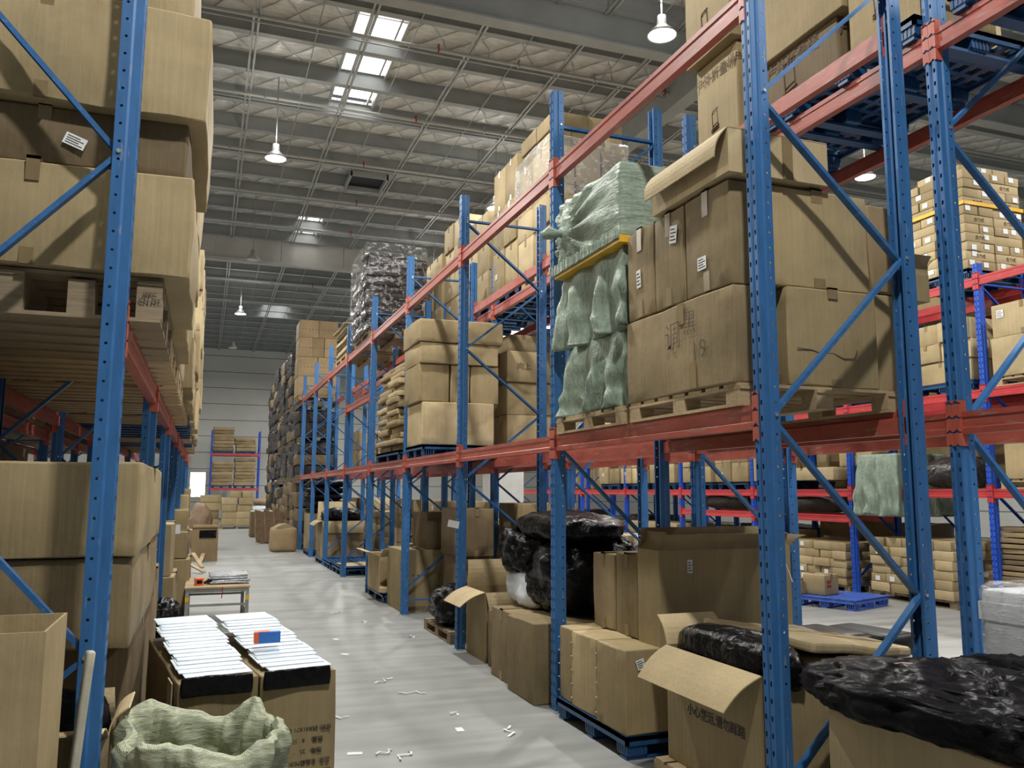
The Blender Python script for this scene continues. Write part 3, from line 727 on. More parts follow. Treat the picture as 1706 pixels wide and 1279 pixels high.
def draped(x0, x1, y0, y1, z0, z1, label, seed, flare=.07, n=150, mat='green_drape', cat='sack'):
    w, d, h = x1-x0, y1-y0, z1-z0; rings = []; prof = []
    for j in range(n):
        q = j/n*4; s_, f_ = int(q), q-int(q)
        prof.append([(-1+2*f_, -1), (1, -1+2*f_), (1-2*f_, 1), (-1, 1-2*f_)][s_])
    rows = 26
    for i in range(rows+1):
        q = i/rows; z = h*(1-q); ring = []
        if q == 0: rings.append([(a*w*.30, b_*d*.30, h+.01) for a, b_ in prof])
        for j, (a, b_) in enumerate(prof):
            k = j/n*2*PI
            fold = math.sin(k*12+seed+3.*noise.noise(Vector((math.cos(k)*2, math.sin(k)*2, q*2.2+seed))))*(.010+.046*q)+noise.noise(Vector((math.cos(k)*4, math.sin(k)*4, q*5+seed*3)))*.032*(.3+q)
            sag = flare*(math.sin(q*PI*.9)**2*.5+max(0, q-.72)*1.7)
            e = 1-.04*(1-min(1, q*8)); zz = z+(noise.noise(Vector((math.cos(k)*3, math.sin(k)*3, seed)))*.05 if q > .8 else 0)
            ring.append((a*w/2*e+(fold+sag)*a, b_*d/2*e+(fold+sag)*b_, max(zz, .0)))
        rings.append(ring)
    b = MB().loop(rings); o = b.build('woven_sack', mat, None, ((x0+x1)/2, (y0+y1)/2, z0), 0, True); return tag(o, label, cat, 'green woven sacks')
draped(2.46, 3.26, 4.64, 5.60, 2.60, 3.16, 'middle green woven sack drooping in folds under the yellow strap', 2., .05)
draped(2.47, 3.24, 4.66, 5.60, PT, 2.61, 'lowest green woven sack, skirt hanging over the wooden pallet', 5., .045)

# right rack, third bay lower shelf: pallet of five cartons with leaning flat ones on top
plastic_pallet(2.44, 3.42, 9.75, 10.66, Z1, 'dark blue plastic pallet under the brown cartons on the third lower shelf')
PB = Z1+.142
W3 = 'on the third-bay lower shelf'
o = carton(2.44, 3.36, 9.82, 10.6, PB, 2.65, 'wide bottom carton %s' % W3, 'card_light', 'y', None, .01, .005, 6)
for x0, x1, nm, t_ in ((2.40, 2.78, 'aisle-side', -.0), (2.80, 3.04, 'middle', 0), (3.06, 3.42, 'rear', .0)):
    carton(x0, x1, 9.84, 10.6, 2.653, 3.12, '%s upright carton of the middle layer %s' % (nm, W3), 'card', None, None, .012, .006, 5)
carton(2.40, 3.40, 9.80, 10.64, 3.123, 3.38, 'lower of two flat cartons capping the pallet %s' % 'in the third lower shelf', 'card', 'y', None, .015, .008, 6)
carton(2.38, 3.46, 9.78, 10.66, 3.385, 3.67, 'upper of two flat cartons capping the pallet %s' % 'in the third lower shelf', 'card', 'y', None, .015, .010, 6)

# flat folded cartons in bundles, fourth bay lower shelf
plastic_pallet(2.46, 3.42, 11.15, 12.75, Z1, 'dark blue plastic pallet under the folded carton bundles on the fourth lower shelf')
z = PB; k = 0
while z < 3.30:
    hh = rnd.uniform(.075, .095)
    for j, (y0, y1) in enumerate(((11.2, 11.9), (11.95, 12.7))):
        x0 = 2.42+rnd.uniform(0, .13)
        carton(x0, x0+rnd.uniform(.6, .8), y0+rnd.uniform(-.04, .05), y1, z, z+hh-.008, '%s strapped bundle of folded cartons from the bottom, %s column, fourth lower shelf' % (ORD2[k], ['near', 'far'][j]), rnd.choice(['card_old', 'card', 'card_light']), None, 'folded carton bundles on the fourth lower shelf', .004, .012, 3, name='folded_cartons', cat='cardboard')
    z += hh; k += 1
# film-wrapped dark pallet on the fourth top shelf
wood_pallet(2.44, 3.42, 13.5, 14.9, Z2, 'wooden pallet under the black film-wrapped load on the top shelf', mat='wood_old')
z = Z2+.116; k = 0
while z < 5.45:
    hh = rnd.uniform(.11, .17); c_ = .04*math.sin(k*1.7)
    carton(2.40+c_, 3.36+c_, 13.5+rnd.uniform(-.03, .03), 14.9, z, z+hh-.004, '%s flattened dark bundle of the film-wrapped stack on the top shelf' % ORD2[k], 'dark_gloss', None, 'dark bundles inside the film wrap', .025, .035, 8, name='wrapped_bundle', cat='bundle')
    z += hh; k += 1
fw = rbox(1.06, 1.5, 1.55, .05, 14, .02, .018, 4).build('stretch_wrap', 'film_thin', None, (2.87, 14.2, Z2+.05), 0, True); tag(fw, 'clear stretch film wound round the dark stack on the top shelf', 'film')
for k, (x, y) in enumerate(((2.62, 13.9), (3.0, 13.85), (3.1, 14.4))):
    bag(x, y, z-.01, .55, .6, .14, 'flat dark folded bundle lying loose on the film-wrapped stack', 'dark_film', 20+k, .1, .03, name='folded_bundle', cat='bundle', group='loose bundles on the wrapped stack', n=12)
# folded cardboard, sixth and sixth bay top shelf
wood_pallet(2.46, 3.42, 16.0, 17.4, Z2, 'wooden pallet under the folded cardboard on the sixth top shelf')
z = Z2+.116
k = -1
while z < 4.75:
    hh = .07; k += 1; x0 = 2.45+rnd.uniform(0, .06)
    carton(x0, x0+.9, 16.0+rnd.uniform(0, .06), 17.4+rnd.uniform(-.05, .05), z, z+hh-.01, '%s flat folded carton of the tall stack on the sixth top shelf' % ORD2[k], rnd.choice(['card_old', 'card_light', 'card_dark']), None, 'folded cartons on the sixth top shelf', .0, .012, 3, name='folded_cartons', cat='cardboard'); z += hh
carton(2.40, 3.4, 15.92, 17.5, z, z+.02, 'loose cardboard sheet overhanging the stack on the sixth top shelf', 'card_light', None, None, 0, .02, 8, name='cardboard_sheet', cat='cardboard')
# printed cartons on the last top shelf of the blue rack
wood_pallet(2.36, 3.40, 23.6, 24.8, Z2-.03, 'wooden pallet under the printed cartons at the far end of the top shelf')
pile(2.32, 3.38, 23.65, 24.7, Z2+.09, [.56, .55, .55, .5], [2, 2, 3, 2], 1, 'printed pile at the far top-shelf end', ('card_red', 'card'), 'printed cartons at the far end', None, .012, txt=('- - - - -', 1, .16))

# ================================================================== rear rack, top shelf
W = 'of the tall top-shelf load, second bay, rear rack'
def wallload(y0, y1, z1s, nx, where, pal='p', grp=None, txt=None, lh=.45, z0=Z2, mats=('card', 'card', 'card_light', 'card_old'), x0=3.62, x1=4.62, ny=2, st=.25, flip=False):
    (plastic_pallet if pal == 'p' else wood_pallet)(x0+.04, x1-.02, y0+.02, y1-.02, z0, '%s pallet under the %s' % ('blue plastic' if pal == 'p' else 'wooden', where))
    hh = .142 if pal == 'p' else .117; n_ = max(1, round((z1s-z0-hh)/lh)); L = (z1s-z0-hh)/n_
    return pile(x0, x1, y0, y1, z0+hh, [L]*n_, nx, ny, where, mats, grp, 'x', .018, stick=st, txt=txt, flip=flip)
zt = wallload(8.62, 9.68, 5.62, 3, 'film-wrapped load on the rear top shelf', 'w', txt=('向上', .5, .09))
pile(3.66, 4.60, 8.64, 9.68, zt, [.22, .2], [4, 2], 2, 'layer above the film-wrapped load', ('card', 'card_old'), None, None, .02, txt=('5 0 UE', .6, .09))
fw = rbox(1.06, 1.14, .72, .03, 16, .02, .018, 9).build('stretch_wrap', 'film', None, (4.12, 9.16, 5.02), 0, True); tag(fw, 'glossy clear stretch film round the tall printed cartons on the rear top shelf', 'film')
wallload(9.76, 10.70, 5.95, 2, 'tall brown load behind the wrapped one', 'p', lh=.58)
wallload(10.88, 12.0, 5.55, 2, 'brown rear top-shelf load, fourth bay', 'p', lh=.48)
wallload(12.1, 13.18, 5.9, 3, 'pale rear top-shelf load, fourth bay', 'p', lh=.42, mats=('card_light', 'card'), st=.5)
wallload(13.4, 14.5, 5.6, 2, 'pale load behind the dark wrapped stack', 'p', lh=.5, mats=('card_light',))
wallload(16.2, 17.4, 5.5, 2, 'load beyond the folded cardboard, top shelf', 'p')
wallload(18.4, 19.6, 5.4, 2, 'farthest load, rear top shelf', 'p')
# first bay of the rear top shelf: big cartons printed with a folding barrow, blue pallets jutting out
plastic_pallet(3.62, 4.62, 4.56, 5.66, Z2, 'blue plastic pallet under the tall printed cartons, farther of two over the first bay')
plastic_pallet(3.62, 4.62, 3.34, 4.50, Z2, 'blue plastic pallet seen from below between the two top red beams')
plastic_pallet(3.62, 4.62, 1.15, 3.12, Z2, 'large blue plastic pallet seen from below at the top right corner')
def drawing(o, w, d, h, face='-x'):
    b = MB(); s_ = .55*min(d if face == '-x' else w, h)
    L = [[(-.3, .0), (-.36, .9), (.1, 1.0), (.16, .12), (-.3, 0)], [(-.36, .9), (-.28, 1.05), (.16, 1.12), (.1, 1.0)], [(-.3, .25), (.14, .34)], [(-.42, -.06), (-.42, .1), (.22, .2), (.22, .02), (-.42, -.06)]]
    for p in L: b.tube([(x*s_, y*s_, .002) for x, y in p], .0035, 4)
    loc = (-w-.010, .0, h*.22) if face == '-x' else (0, -d-.010, h*.22)
    on_face(b.build('printed_drawing', 'inkb', o), face, loc)
ZP = Z2+.142
bx = [((3.68, 4.15, 5.06, 5.62, ZP, 5.02), 'lower tall printed carton at the top of the first bay, folding drawing on its side', 0), ((3.60, 4.10, 5.02, 5.64, 5.025, 5.85), 'upper tall printed carton leaning out above the first bay', 0),
      ((3.74, 4.30, 4.06, 4.96, ZP+.0, 4.66), 'lower dark carton between the tall printed ones on the rear top shelf', 0), ((3.70, 4.26, 3.96, 4.90, 4.665, 5.5), 'big pale carton on the rear top shelf with its lower edge in shade', 0),
      ((4.30, 4.62, 3.6, 4.9, ZP, 4.95), 'rear carton on the blue pallet in the first bay of the rear top shelf', 0), ((3.70, 4.28, 3.36, 3.92, ZP, 5.1), 'tall printed carton with a folding drawing behind the nearest post', 0), ((4.30, 4.7, 3.36, 4.0, 4.96, 5.7), 'topmost pale carton behind the rear upright of the first frame', 0)]
for (a, b, c, d_, e, f), lab, _ in bx:
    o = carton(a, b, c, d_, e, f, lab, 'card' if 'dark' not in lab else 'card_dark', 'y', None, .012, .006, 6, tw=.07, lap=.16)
    if 'printed' in lab:
        w, d, h = half(o); lettering(o, '户外折叠桶', .11, '-x', (-w-.013, 0, h*.80), 'inkb'); drawing(o, w, d, h); lettering(o, '户外折叠桶', .11, '-y', (0, -d-.013, h*.80), 'inkb'); drawing(o, w, d, h, '-y')
for k, (a, b, c, d_, e, f) in enumerate(((3.66, 4.16, 2.0, 2.95, ZP, 4.78), (4.18, 4.66, 2.0, 2.97, ZP, 4.78))):
    o = carton(a, b, c, d_, e, f, '%s printed carton on the blue pallet at the top right corner' % ('aisle-side', 'rear')[k], 'card', 'y', None, .01, .005, 5)
    w, d, h = half(o); lettering(o, '户外折叠桶', .10, '-x', (-w-.013, .0, h*.14), 'inkb', PI); lettering(o, '户外折叠桶', .10, '-y', (0, -d-.013, h*.14), 'inkb', PI)

# rear rack, lower shelf
plastic_pallet(3.66, 4.6, 9.95, 10.65, Z1, 'blue plastic pallet under the brown cartons glimpsed behind the second bay')
pile(3.60, 4.56, 9.98, 10.66, Z1+.142, [.42, .42, .40], [2, 2, 2], 1, 'load behind the second bay, lower shelf', ('card', 'card_old'), None, 'x', .03, txt=('向上', .6, .1))
carton(3.62, 4.0, 10.0, 10.6, Z1+.142+1.24, Z1+.142+1.46, 'small dark printed carton on top of the load behind the second bay', 'card_old', 'y')
for i, (y0, y1, zt_) in enumerate(((11.2, 12.4, 3.2), (14.0, 15.3, 3.0), (16.4, 17.6, 3.3), (21.2, 22.6, 3.1))):
    wallload(y0, y1, zt_, 2, '%s load, rear lower shelf' % ('first', 'second', 'third', 'fourth')[i], 'w', z0=Z1, lh=.4, mats=('card', 'card_light', 'card_old'))
# ================================================================== RIGHT RACK, things standing on the floor
o = carton(2.47, 3.06, 1.55, 2.93, .0, .70, 'long brown carton at the bottom right corner under the black garment bags', 'card_light', 'y', None, .012, .006, 8)
carton(3.08, 3.52, 1.7, 3.1, .0, .62, 'carton hidden mostly by the black bags at the bottom right', 'card_old', 'y')
b1 = bag(2.78, 2.42, .69, .84, 1.40, .19, 'crumpled black garment bag lying on the corner carton, nearer of two', 'black_cloth', 3, .10, .034, rz=.12, p=3., n=56, freq=3.4, ridge=1.25)
MB().tube([(-.2+.05*i, .36, .13+.05*math.sin(PI*(i+.5)/8)) for i in range(8)], .010, 6).build('stripe', plain('pale_pink_stripe', (.5, .36, .36), .6), b1)
bag(3.24, 2.45, .61, .62, 1.15, .27, 'black garment bag behind the nearer one, next to the white foam boxes', 'black_cloth', 8, .10, .036, rz=.05, p=2.8, n=48, freq=3.2, ridge=1.2)
# small carton with black film in front of the brace foot
wood_pallet(2.40, 3.36, 3.40, 4.26, 0, 'wooden pallet corner under the carton with Chinese lettering', h=.125)
sx = open_carton(2.47, 2.87, 3.36, 4.22, .127, .72, 'open carton printed in Chinese with its wide flap folded out over the aisle', {'-x': 128, '+y': 40}, 'card', flen={'-x': .25}, inner='card_light')
w, d, h = half(sx); lettering(sx, '小心搬运,请勿踩踏', .062, '-x', (-w-.001, -.03, .30), 'ink', 0, .0012)
bag(2.62, 3.78, .60, .26, .92, .27, 'long black roll-shaped bag lying in the open lettered carton', 'black_bag', 12, .06, .012, p=3.2, n=26)
for k in range(2):
    q = rbox(.66, .84, .05, .02, 10, .0, .022, 30+k).build('folded_carton', 'card_light' if k else 'card', None, (3.06-.02*k, 3.78+.01*k, .70+.075*k), .05*k, 'angle'); q.rotation_euler = (0, .06+.05*k, .06)
    tag(q, ['lower flattened carton lying beside the black roll', 'taped flattened carton on top of the pile by the nearest frame'][k], 'cardboard')
    MB().box(-.26, .26, -.03, .03, .055, .057).build('tape', 'tape', q)
carton(2.90, 3.34, 3.40, 4.22, .127, .66, 'brown carton carrying the flattened cartons beside the lettered one', 'card_dark', 'y')
plastic_pallet(2.40, 3.40, 4.58, 5.62, 0, 'dark blue plastic pallet under three upright cartons by the nearest bay')
for k, (y0, y1) in enumerate(((4.585, 4.975), (4.985, 5.375), (5.385, 5.60))):
    o = carton(2.40+.01*k, 3.34, y0, y1, .142, .628, '%s of three cartons in a row on the dark blue pallet' % ['nearest', 'middle', 'farthest'][k], 'card', None, None, .012, .007, 7)
    w, d, h = half(o); st = MB()
    for q in range(5): st.tube([(-w-.010, d*.86, .05+q*.09), (-w-.010, d*.86+.02, .05+q*.09)], .004, 5)
    st.build('staples', 'zinc', o)
    if k == 0: sticker(o, '-y', (-w+.10, -d-.010, h-.08), .055, .06, .3)
for k, (y0, y1) in enumerate(((5.215, 5.545), (4.865, 5.20))):
    carton(2.66, 3.3, y0, y1, .632, 1.14+.02*k, '%s of two narrow upright cartons standing on the three-carton row' % ['farther', 'nearer'][k], 'card_old', 'x', None, .012, .006, 6)
bo = open_carton(2.64, 3.62, 4.585, 4.85, .632, 1.21, 'large wide open carton with upright flaps, white label on its near face', {'+y': 6, '-y': 14, '+x': 62, '-x': -30}, 'card', flen={'+y': .13, '-y': .10, '+x': .16}, inner='card_old')
w, d, h = half(bo); sticker(bo, '-y', (-.27, -d-.001, h-.10), .035, .08)
MB().tube([(w-.12+.02*i, -d-.012-.004*i, h+.06-.055*i) for i in range(6)], .006, 6).build('strap', 'paper', bo)
# second bay floor
carton(2.36, 2.92, 5.96, 6.53, 0, .585, 'brown carton next to the second upright, dented at its foot', 'card_old', None, None, .014, .008, 7)
carton(2.42, 2.94, 6.58, 7.10, 0, .575, 'brown carton with pushed-in flaps left of the dented one', 'card_old', 'x', None, .012, .007, 6)
carton(2.96, 3.36, 5.94, 7.4, 0, .62, 'carton buried under the black bags in the second bay', 'card_dark', 'y')
carton(2.5, 2.94, 7.14, 7.44, 0, .5, 'low carton between the open one and the pushed-in one', 'card_dark', None)
open_carton(2.51, 3.02, 7.56, 8.15, 0, .63, 'open carton with flaps spread wide beside the third upright', {'-x': 118, '+y': 4, '-y': 158, '+x': 20}, 'card', inner='card_light', flen={'+y': .26, '-x': .27, '-y': .22, '+x': .2})
bag(2.78, 6.95, .58, .42, .72, .34, 'white plastic bag sagging over the cartons beneath the black bags', 'white_bag', 5, .14, .02, name='white_bag', n=24)
bag(3.02, 6.42, .60, .84, 1.02, .62, 'biggest black bin bag slumped on the cartons of the second bay', 'black_bag', 2, .16, .05, n=40)
bag(2.84, 7.0, .86, .62, .72, .42, 'middle black bin bag with wrinkled top, above the white bag', 'black_bag', 14, .2, .05, n=34)
bag(2.92, 6.66, 1.16, .66, 1.5, .24, 'long black bag lying on top of the bag heap in the second bay', 'black_bag', 6, .14, .03, n=34)
carton(3.66, 4.56, 8.45, 9.5, 0, 1.09, 'pale wide carton on the floor behind the black bags', 'card_light', 'y')
carton(4.58, 4.95, 8.5, 9.3, 0, 1.07, 'smaller pale carton next to the wide one behind the bags', 'card_light', 'y')
o = carton(3.72, 4.45, 9.75, 10.65, .80, 1.42, 'brown carton with a big white label behind the second bay', 'card_old', 'y'); w, d, h = half(o); sticker(o, '-y', (.05, -d-.01, h*.5), .14, .14)
carton(3.68, 4.5, 9.72, 10.68, 0, .795, 'brown carton under the one with the big white label', 'card_old', 'y')
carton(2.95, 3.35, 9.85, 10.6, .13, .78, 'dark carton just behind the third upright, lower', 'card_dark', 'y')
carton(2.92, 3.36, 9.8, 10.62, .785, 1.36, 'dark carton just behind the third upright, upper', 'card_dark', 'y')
plastic_pallet(2.9, 3.4, 9.78, 10.66, 0, 'dark blue pallet under the dark cartons behind the third upright', h=.125)
# third and fourth bay floor
wood_pallet(2.46, 3.4, 8.55, 9.65, 0, 'wooden pallet under the black bag by the third upright', mat='wood_old', h=.12)
bag(2.84, 9.1, .11, .80, 1.05, .44, 'black bin bag squatting on a small wooden pallet in the third bay', 'black_bag', 21, .12, .045, n=34)
plastic_pallet(2.44, 3.36, 11.9, 13.15, 0, 'blue plastic pallet under the torn carton in the fourth bay')
o = carton(2.49, 3.36, 10.98, 11.88, .0, .80, 'square brown carton with a printed line in the fourth bay', 'card', 'y', None, .012, .006, 7); w, d, h = half(o)
lettering(o, 'CMC', .12, '-y', (.05, -d-.012, h*.45), 'ink', PI/2); lettering(o, '- - - -', .12, '-y', (-.25, -d-.012, h*.6), 'inkb'); MB().box(.16, .24, -d-.013, -d-.008, .0, h).build('tape', 'tape', o)
carton(2.84, 3.38, 11.05, 11.86, .803, 1.28, 'dark carton with rounded edges on the printed square one', 'card_dark', None, None, .02, .01, 6)
tc = open_carton(2.40, 3.2, 12.0, 12.9, .142, .64, 'torn open carton spilling flaps on the blue pallet in the fourth bay', {'-x': 70, '-y': 60, '+y': 100, '+x': 40}, 'card_light', inner='card_light', flen={'-x': .2, '-y': .24, '+y': .3, '+x': .25}, nowall='-y')
for k in range(5):
    q = rbox(.6, .5, .012, .005, 8, 0, .03, 50+k).build('paper_sheet', 'card_light', None, (2.8+.06*k, 12.4+.05*k, .60+.04*k), .3*k, 'angle'); tag(q, 'crumpled kraft paper sheet sticking out of the torn carton', 'paper', 'kraft paper in the torn carton')
# empty pallets and cartons farther along
plastic_pallet(2.46, 3.4, 15.95, 17.1, 0, 'empty dark blue pallet at the sixth upright, near one', h=.15)
plastic_pallet(2.44, 3.4, 17.2, 18.15, 0, 'empty dark blue pallet past the sixth upright, far one', h=.15)
rbx = rbox(.7, .8, .02, .006, 6, 0, .015, 3).build('cardboard_sheet', 'card_light', None, (2.9, 16.5, .152), .1, 'angle'); tag(rbx, 'pale cardboard sheet lying on the empty pallet', 'cardboard')
plastic_pallet(2.44, 3.4, 18.45, 19.6, 0, 'dark blue pallet under the ribbed carton by the eighth upright')
carton(2.48, 3.4, 16.7, 17.6, .155, 1.02, 'ribbed brown carton on the empty pallets, brown printing on it', 'card_old', 'x', None, .03, .012, 7) if False else None
oc = open_carton(2.45, 3.36, 18.6, 19.5, .142, .92, 'carton with a pale flap folded down toward the viewer, far down the aisle', {'-y': 168, '-x': 120, '+y': 20}, 'card_old', inner='card_light', flen={'-y': .26, '-x': .2})
bag(2.9, 19.05, .86, .8, .9, .34, 'black bag bulging from the carton with the pale flap', 'black_bag', 33, .15, .04, n=24)
carton(3.45-.02, 3.6, 18.6, 19.4, 0, .5, 'dark filler carton between the racks far down', 'card_dark', None)
plastic_pallet(2.44, 3.4, 20.95, 22.1, 0, 'dark blue pallet under the tall bundles, far down the aisle')
for k in range(3): carton(2.44+.31*k, 2.73+.31*k, 21.0, 22.0, .142, 1.02, '%s narrow upright carton under the heap of dark cloth' % ['aisle-side', 'middle', 'rear'][k], 'card_old', None)
for k in range(5): bag(2.88+.03*math.sin(k*2), 21.5, 1.01+.16*k, .96, 1.1, .19, '%s layer of the dark cloth heap far down the right rack' % ORD2[k], 'black_cloth', 60+k, .1, .03, name='cloth_bundle', cat='cloth', group='dark cloth heap', n=16)
# boxed stock on the floor of the rear rack, glimpsed between the uprights
for k, (y0, y1, zt_) in enumerate(((11.0, 12.2, 1.35), (12.3, 13.2, 1.15), (13.45, 14.9, 1.62), (15.0, 15.7, 1.3), (15.95, 17.2, 1.5), (18.4, 19.6, 1.3), (20.9, 22.6, 1.45))):
    pile(3.72, 4.6, y0, y1, .0, [.28]*int(zt_/.28), 1, 3, ('small brown carton in the %s layer of floor stack '+'ABCDEFG'[k]) if False else '%s-layer small carton, '+['first', 'second', 'third', 'fourth', 'fifth', 'sixth', 'last'][k]+' floor stack behind the right rack', ('card', 'card_light', 'card_old'), 'small cartons on the floor of the rear rack', None, .012, n=2, same=True, stick=.15, name='small_carton', cat='small box')
# white foam boxes and black cases in the rear rack
for k, (a, b, c, d_, e, f) in enumerate(((3.44, 4.1, 2.45, 2.98, 0, .52), (3.42, 4.1, 2.45, 2.99, .525, 1.13), (4.12, 4.6, 2.3, 3.0, 0, .95))):
    q = rbox(b-a, d_-c, f-e, .025, 5, .004, .003, k).build('foam_box', 'foam', None, ((a+b)/2, (c+d_)/2, e), 0, 'angle'); tag(q, ['lower white foam box beside the black garment bags', 'upper white foam box wrapped in clear film at the right edge', 'rear white foam box at the right edge'][k], 'box')
    if k < 2: MB().box(-(b-a)/2-.006, (b-a)/2+.006, -(d_-c)/2-.006, (d_-c)/2+.006, f-e-.14, f-e-.06).build('lid_rim', 'foam', q)
fw = rbox(.72, .58, .58, .05, 14, .015, .02, 12).build('stretch_wrap', 'film', None, (3.76, 2.715, .58), .03, True); tag(fw, 'crinkled clear stretch film draped over the white foam boxes', 'film')
for k, (a, b, c, d_, e, f) in enumerate(((3.92, 4.6, 4.7, 5.3, .0, .24), (3.90, 4.6, 4.62, 5.2, .245, .44), (4.02, 4.32, 4.6, 5.15, .445, .62), (4.36, 4.7, 4.62, 5.2, .445, .60), (3.66, 3.9, 4.75, 5.2, .0, .40))):
    q = rbox(b-a, d_-c, f-e, .05, 6, .012, .004, k).build('black_case', 'black_plastic', None, ((a+b)/2, (c+d_)/2, e), .06*k, True); tag(q, ['lowest black padded case stacked behind the nearest frame', 'second black padded case from the floor', 'upper left black padded case with rounded lid', 'upper right black padded case behind the brace', 'black case standing left of the stack'][k], 'case')
    MB().box(-(b-a)/2-.004, (b-a)/2+.004, -(d_-c)/2-.004, (d_-c)/2+.004, (f-e)*.55, (f-e)*.62).build('seam', 'black_plastic', q)

# ================================================================== LEFT RACK
ZL = 2.267
wood_pallet(-1.33, -.20, 3.74, 4.92, ZL, 'thick wooden pallet with stamped block under the huge left cartons', h=.19, mat='wood_old', xb=True)
st_ = MB(); lp = bpy.data.objects['wooden_pallet.%03d' % (len([o for o in bpy.data.objects if o.name.startswith('wooden_pallet')])-1)]
st_.box(-.045, .045, -.001, .001, -.035, .035)
q = link('stamp', text_mesh('IPPC\nCN HT', .028, 'ink'), lp); on_face(q, '-y', (.565-.05, -.59, .10))
LB = ZL+.193
o = carton(-1.32, -.10, 3.72, 4.96, LB, 2.90, 'huge bulging carton sitting on the wooden pallet, left rack', 'card', 'y', None, .02, .012, 9)
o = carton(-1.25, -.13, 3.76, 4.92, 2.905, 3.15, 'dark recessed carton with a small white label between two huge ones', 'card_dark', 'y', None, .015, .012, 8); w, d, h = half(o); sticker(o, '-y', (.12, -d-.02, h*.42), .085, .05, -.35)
carton(-1.34, -.06, 3.70, 4.98, 3.155, 3.64, 'huge pale carton overhanging the aisle at the top left', 'card', 'y', None, .025, .014, 9)
carton(-.62, -.14, 3.80, 4.9, 3.65, 4.2, 'smaller carton on the overhanging one at the top edge', 'card_light', 'y', None, .015, .01, 6)
carton(-1.32, -.66, 3.80, 4.9, 3.65, 4.15, 'carton at the very top left corner of the left rack', 'card_light', 'y', None, .015, .01, 6)
wood_pallet(-1.33, -.2, 5.0, 6.02, ZL, 'wooden pallet behind the huge cartons in the first left bay', h=.14, xb=True)
carton(-1.3, -.13, 5.02, 6.0, ZL+.142, 3.05, 'tall carton behind the huge ones in the first left bay', 'card', 'y', None, .02, .012, 6)
carton(-1.3, -.10, 5.02, 6.0, 3.055, 3.75, 'topmost carton behind the huge ones in the first left bay', 'card_light', 'y', None, .02, .012, 6)
def leftload(y0, y1, zt_, where, pal, over, mats, lh=.4, nx=2, rough=.012, z0=ZL):
    lb_ = '%s pallet under the %s' % ('blue plastic' if pal == 'p' else 'wooden', where)
    plastic_pallet(-1.32, -.2, y0+.02, y1-.02, z0, lb_) if pal == 'p' else wood_pallet(-1.32, -.2, y0+.02, y1-.02, z0, lb_, .14, xb=True)
    n_ = max(1, round((zt_-z0-.142)/lh)); L_ = (zt_-z0-.142)/n_
    pile(-1.32, over, y0, y1, z0+.142, [L_]*n_, nx, 1, where, mats, None, 'y', .03, rough=rough, n=5, flip=True, gap=.01, stick=.1)
leftload(6.2, 7.3, 2.95, 'first load, second left bay', 'w', -.19, ('card_light',), .55, 1)
leftload(7.4, 8.45, 3.75, 'tall load, second left bay', 'w', -.13, ('card', 'card_light'), .42, 1, .02)
leftload(8.7, 9.8, 3.4, 'banded load, third left bay', 'w', -.15, ('card_old', 'card'), .28, 1, .02)
leftload(9.9, 10.95, 4.3, 'tall load, third left bay', 'p', -.12, ('card_light', 'card'), .45, 1, .02)
leftload(11.2, 12.3, 3.6, 'first load, fourth left bay', 'p', -.16, ('card', 'card_old'), .35, 1)
leftload(12.4, 13.45, 4.7, 'tall pale load, fourth left bay', 'w', -.12, ('card_light',), .6, 1)
leftload(13.7, 14.8, 4.0, 'first load, fifth left bay', 'p', -.16, ('card', 'card_light'), .3, 1)
leftload(14.9, 15.95, 5.0, 'tall load, fifth left bay', 'w', -.12, ('card_light', 'card_old'), .5, 1)
leftload(16.2, 17.4, 4.4, 'farthest left rack load', 'w', -.14, ('card', 'card_light'), .4, 1)
# left rack, on the floor
carton(-1.27, -.26, 4.0, 5.96, 1.285, 1.69, 'long carton with taped top edge on the left floor stack', 'card', 'x', None, .012, .008, 8)
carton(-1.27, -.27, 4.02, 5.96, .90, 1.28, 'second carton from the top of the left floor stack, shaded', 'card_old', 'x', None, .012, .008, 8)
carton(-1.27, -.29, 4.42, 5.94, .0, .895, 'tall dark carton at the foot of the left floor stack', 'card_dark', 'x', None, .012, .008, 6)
lb = open_carton(-1.15, -.42, 2.88, 3.30, 0, 1.15, 'tall open carton cut off by the bottom left corner', {}, 'card', tk=.008)
q = rbox(.03, .05, 1.0, .008, 10, .0, .012, 5).build('foam_board', 'foam_old', None, (-.405, 3.44, 0), .3, True); q.rotation_euler = (0, .05, .3); tag(q, 'pale narrow board leaning beside the first left upright', 'board')
open_carton(-.70, -.30, 3.72, 4.02, 0, .62, 'small open carton holding the black bag beside the first left upright', {'+y': 12, '+x': 35, '-y': 70}, 'card_light', flen={'+y': .12, '+x': .12, '-y': .1})
bag(-.48, 3.87, .50, .33, .25, .26, 'black bag stuffed in the small open carton at lower left', 'black_cloth', 41, .12, .03, n=20)
gs = MB()
for k in range(14): gs.box(-.04+.004*math.sin(k), .04+.004*math.sin(k), -.02, .02, .048*k, .048*k+.046)
q = gs.build('strap_bundle', 'green_strip', None, (-.36, 5.52, .52), .2); q.rotation_euler = (0, .02, .2); tag(q, 'pale green strap strip hanging beside the second left upright', 'strap')
carton(-.62, -.14, 7.55, 8.3, 0, .34, 'low carton under the black bag by the third left upright', 'card', 'y')
bag(-.32, 7.95, .335, .36, .6, .32, 'crumpled black bag on a low carton by the third left upright', 'black_bag', 44, .18, .04, n=24)
carton(-1.2, -.30, 6.3, 7.3, 0, 1.0, 'carton on the floor of the second left bay', 'card_old', 'x', None, .012, .008, 5)
carton(-1.2, -.34, 6.3, 7.3, 1.005, 1.55, 'carton on top of the floor carton in the second left bay', 'card_light', 'x', None, .012, .008, 5)
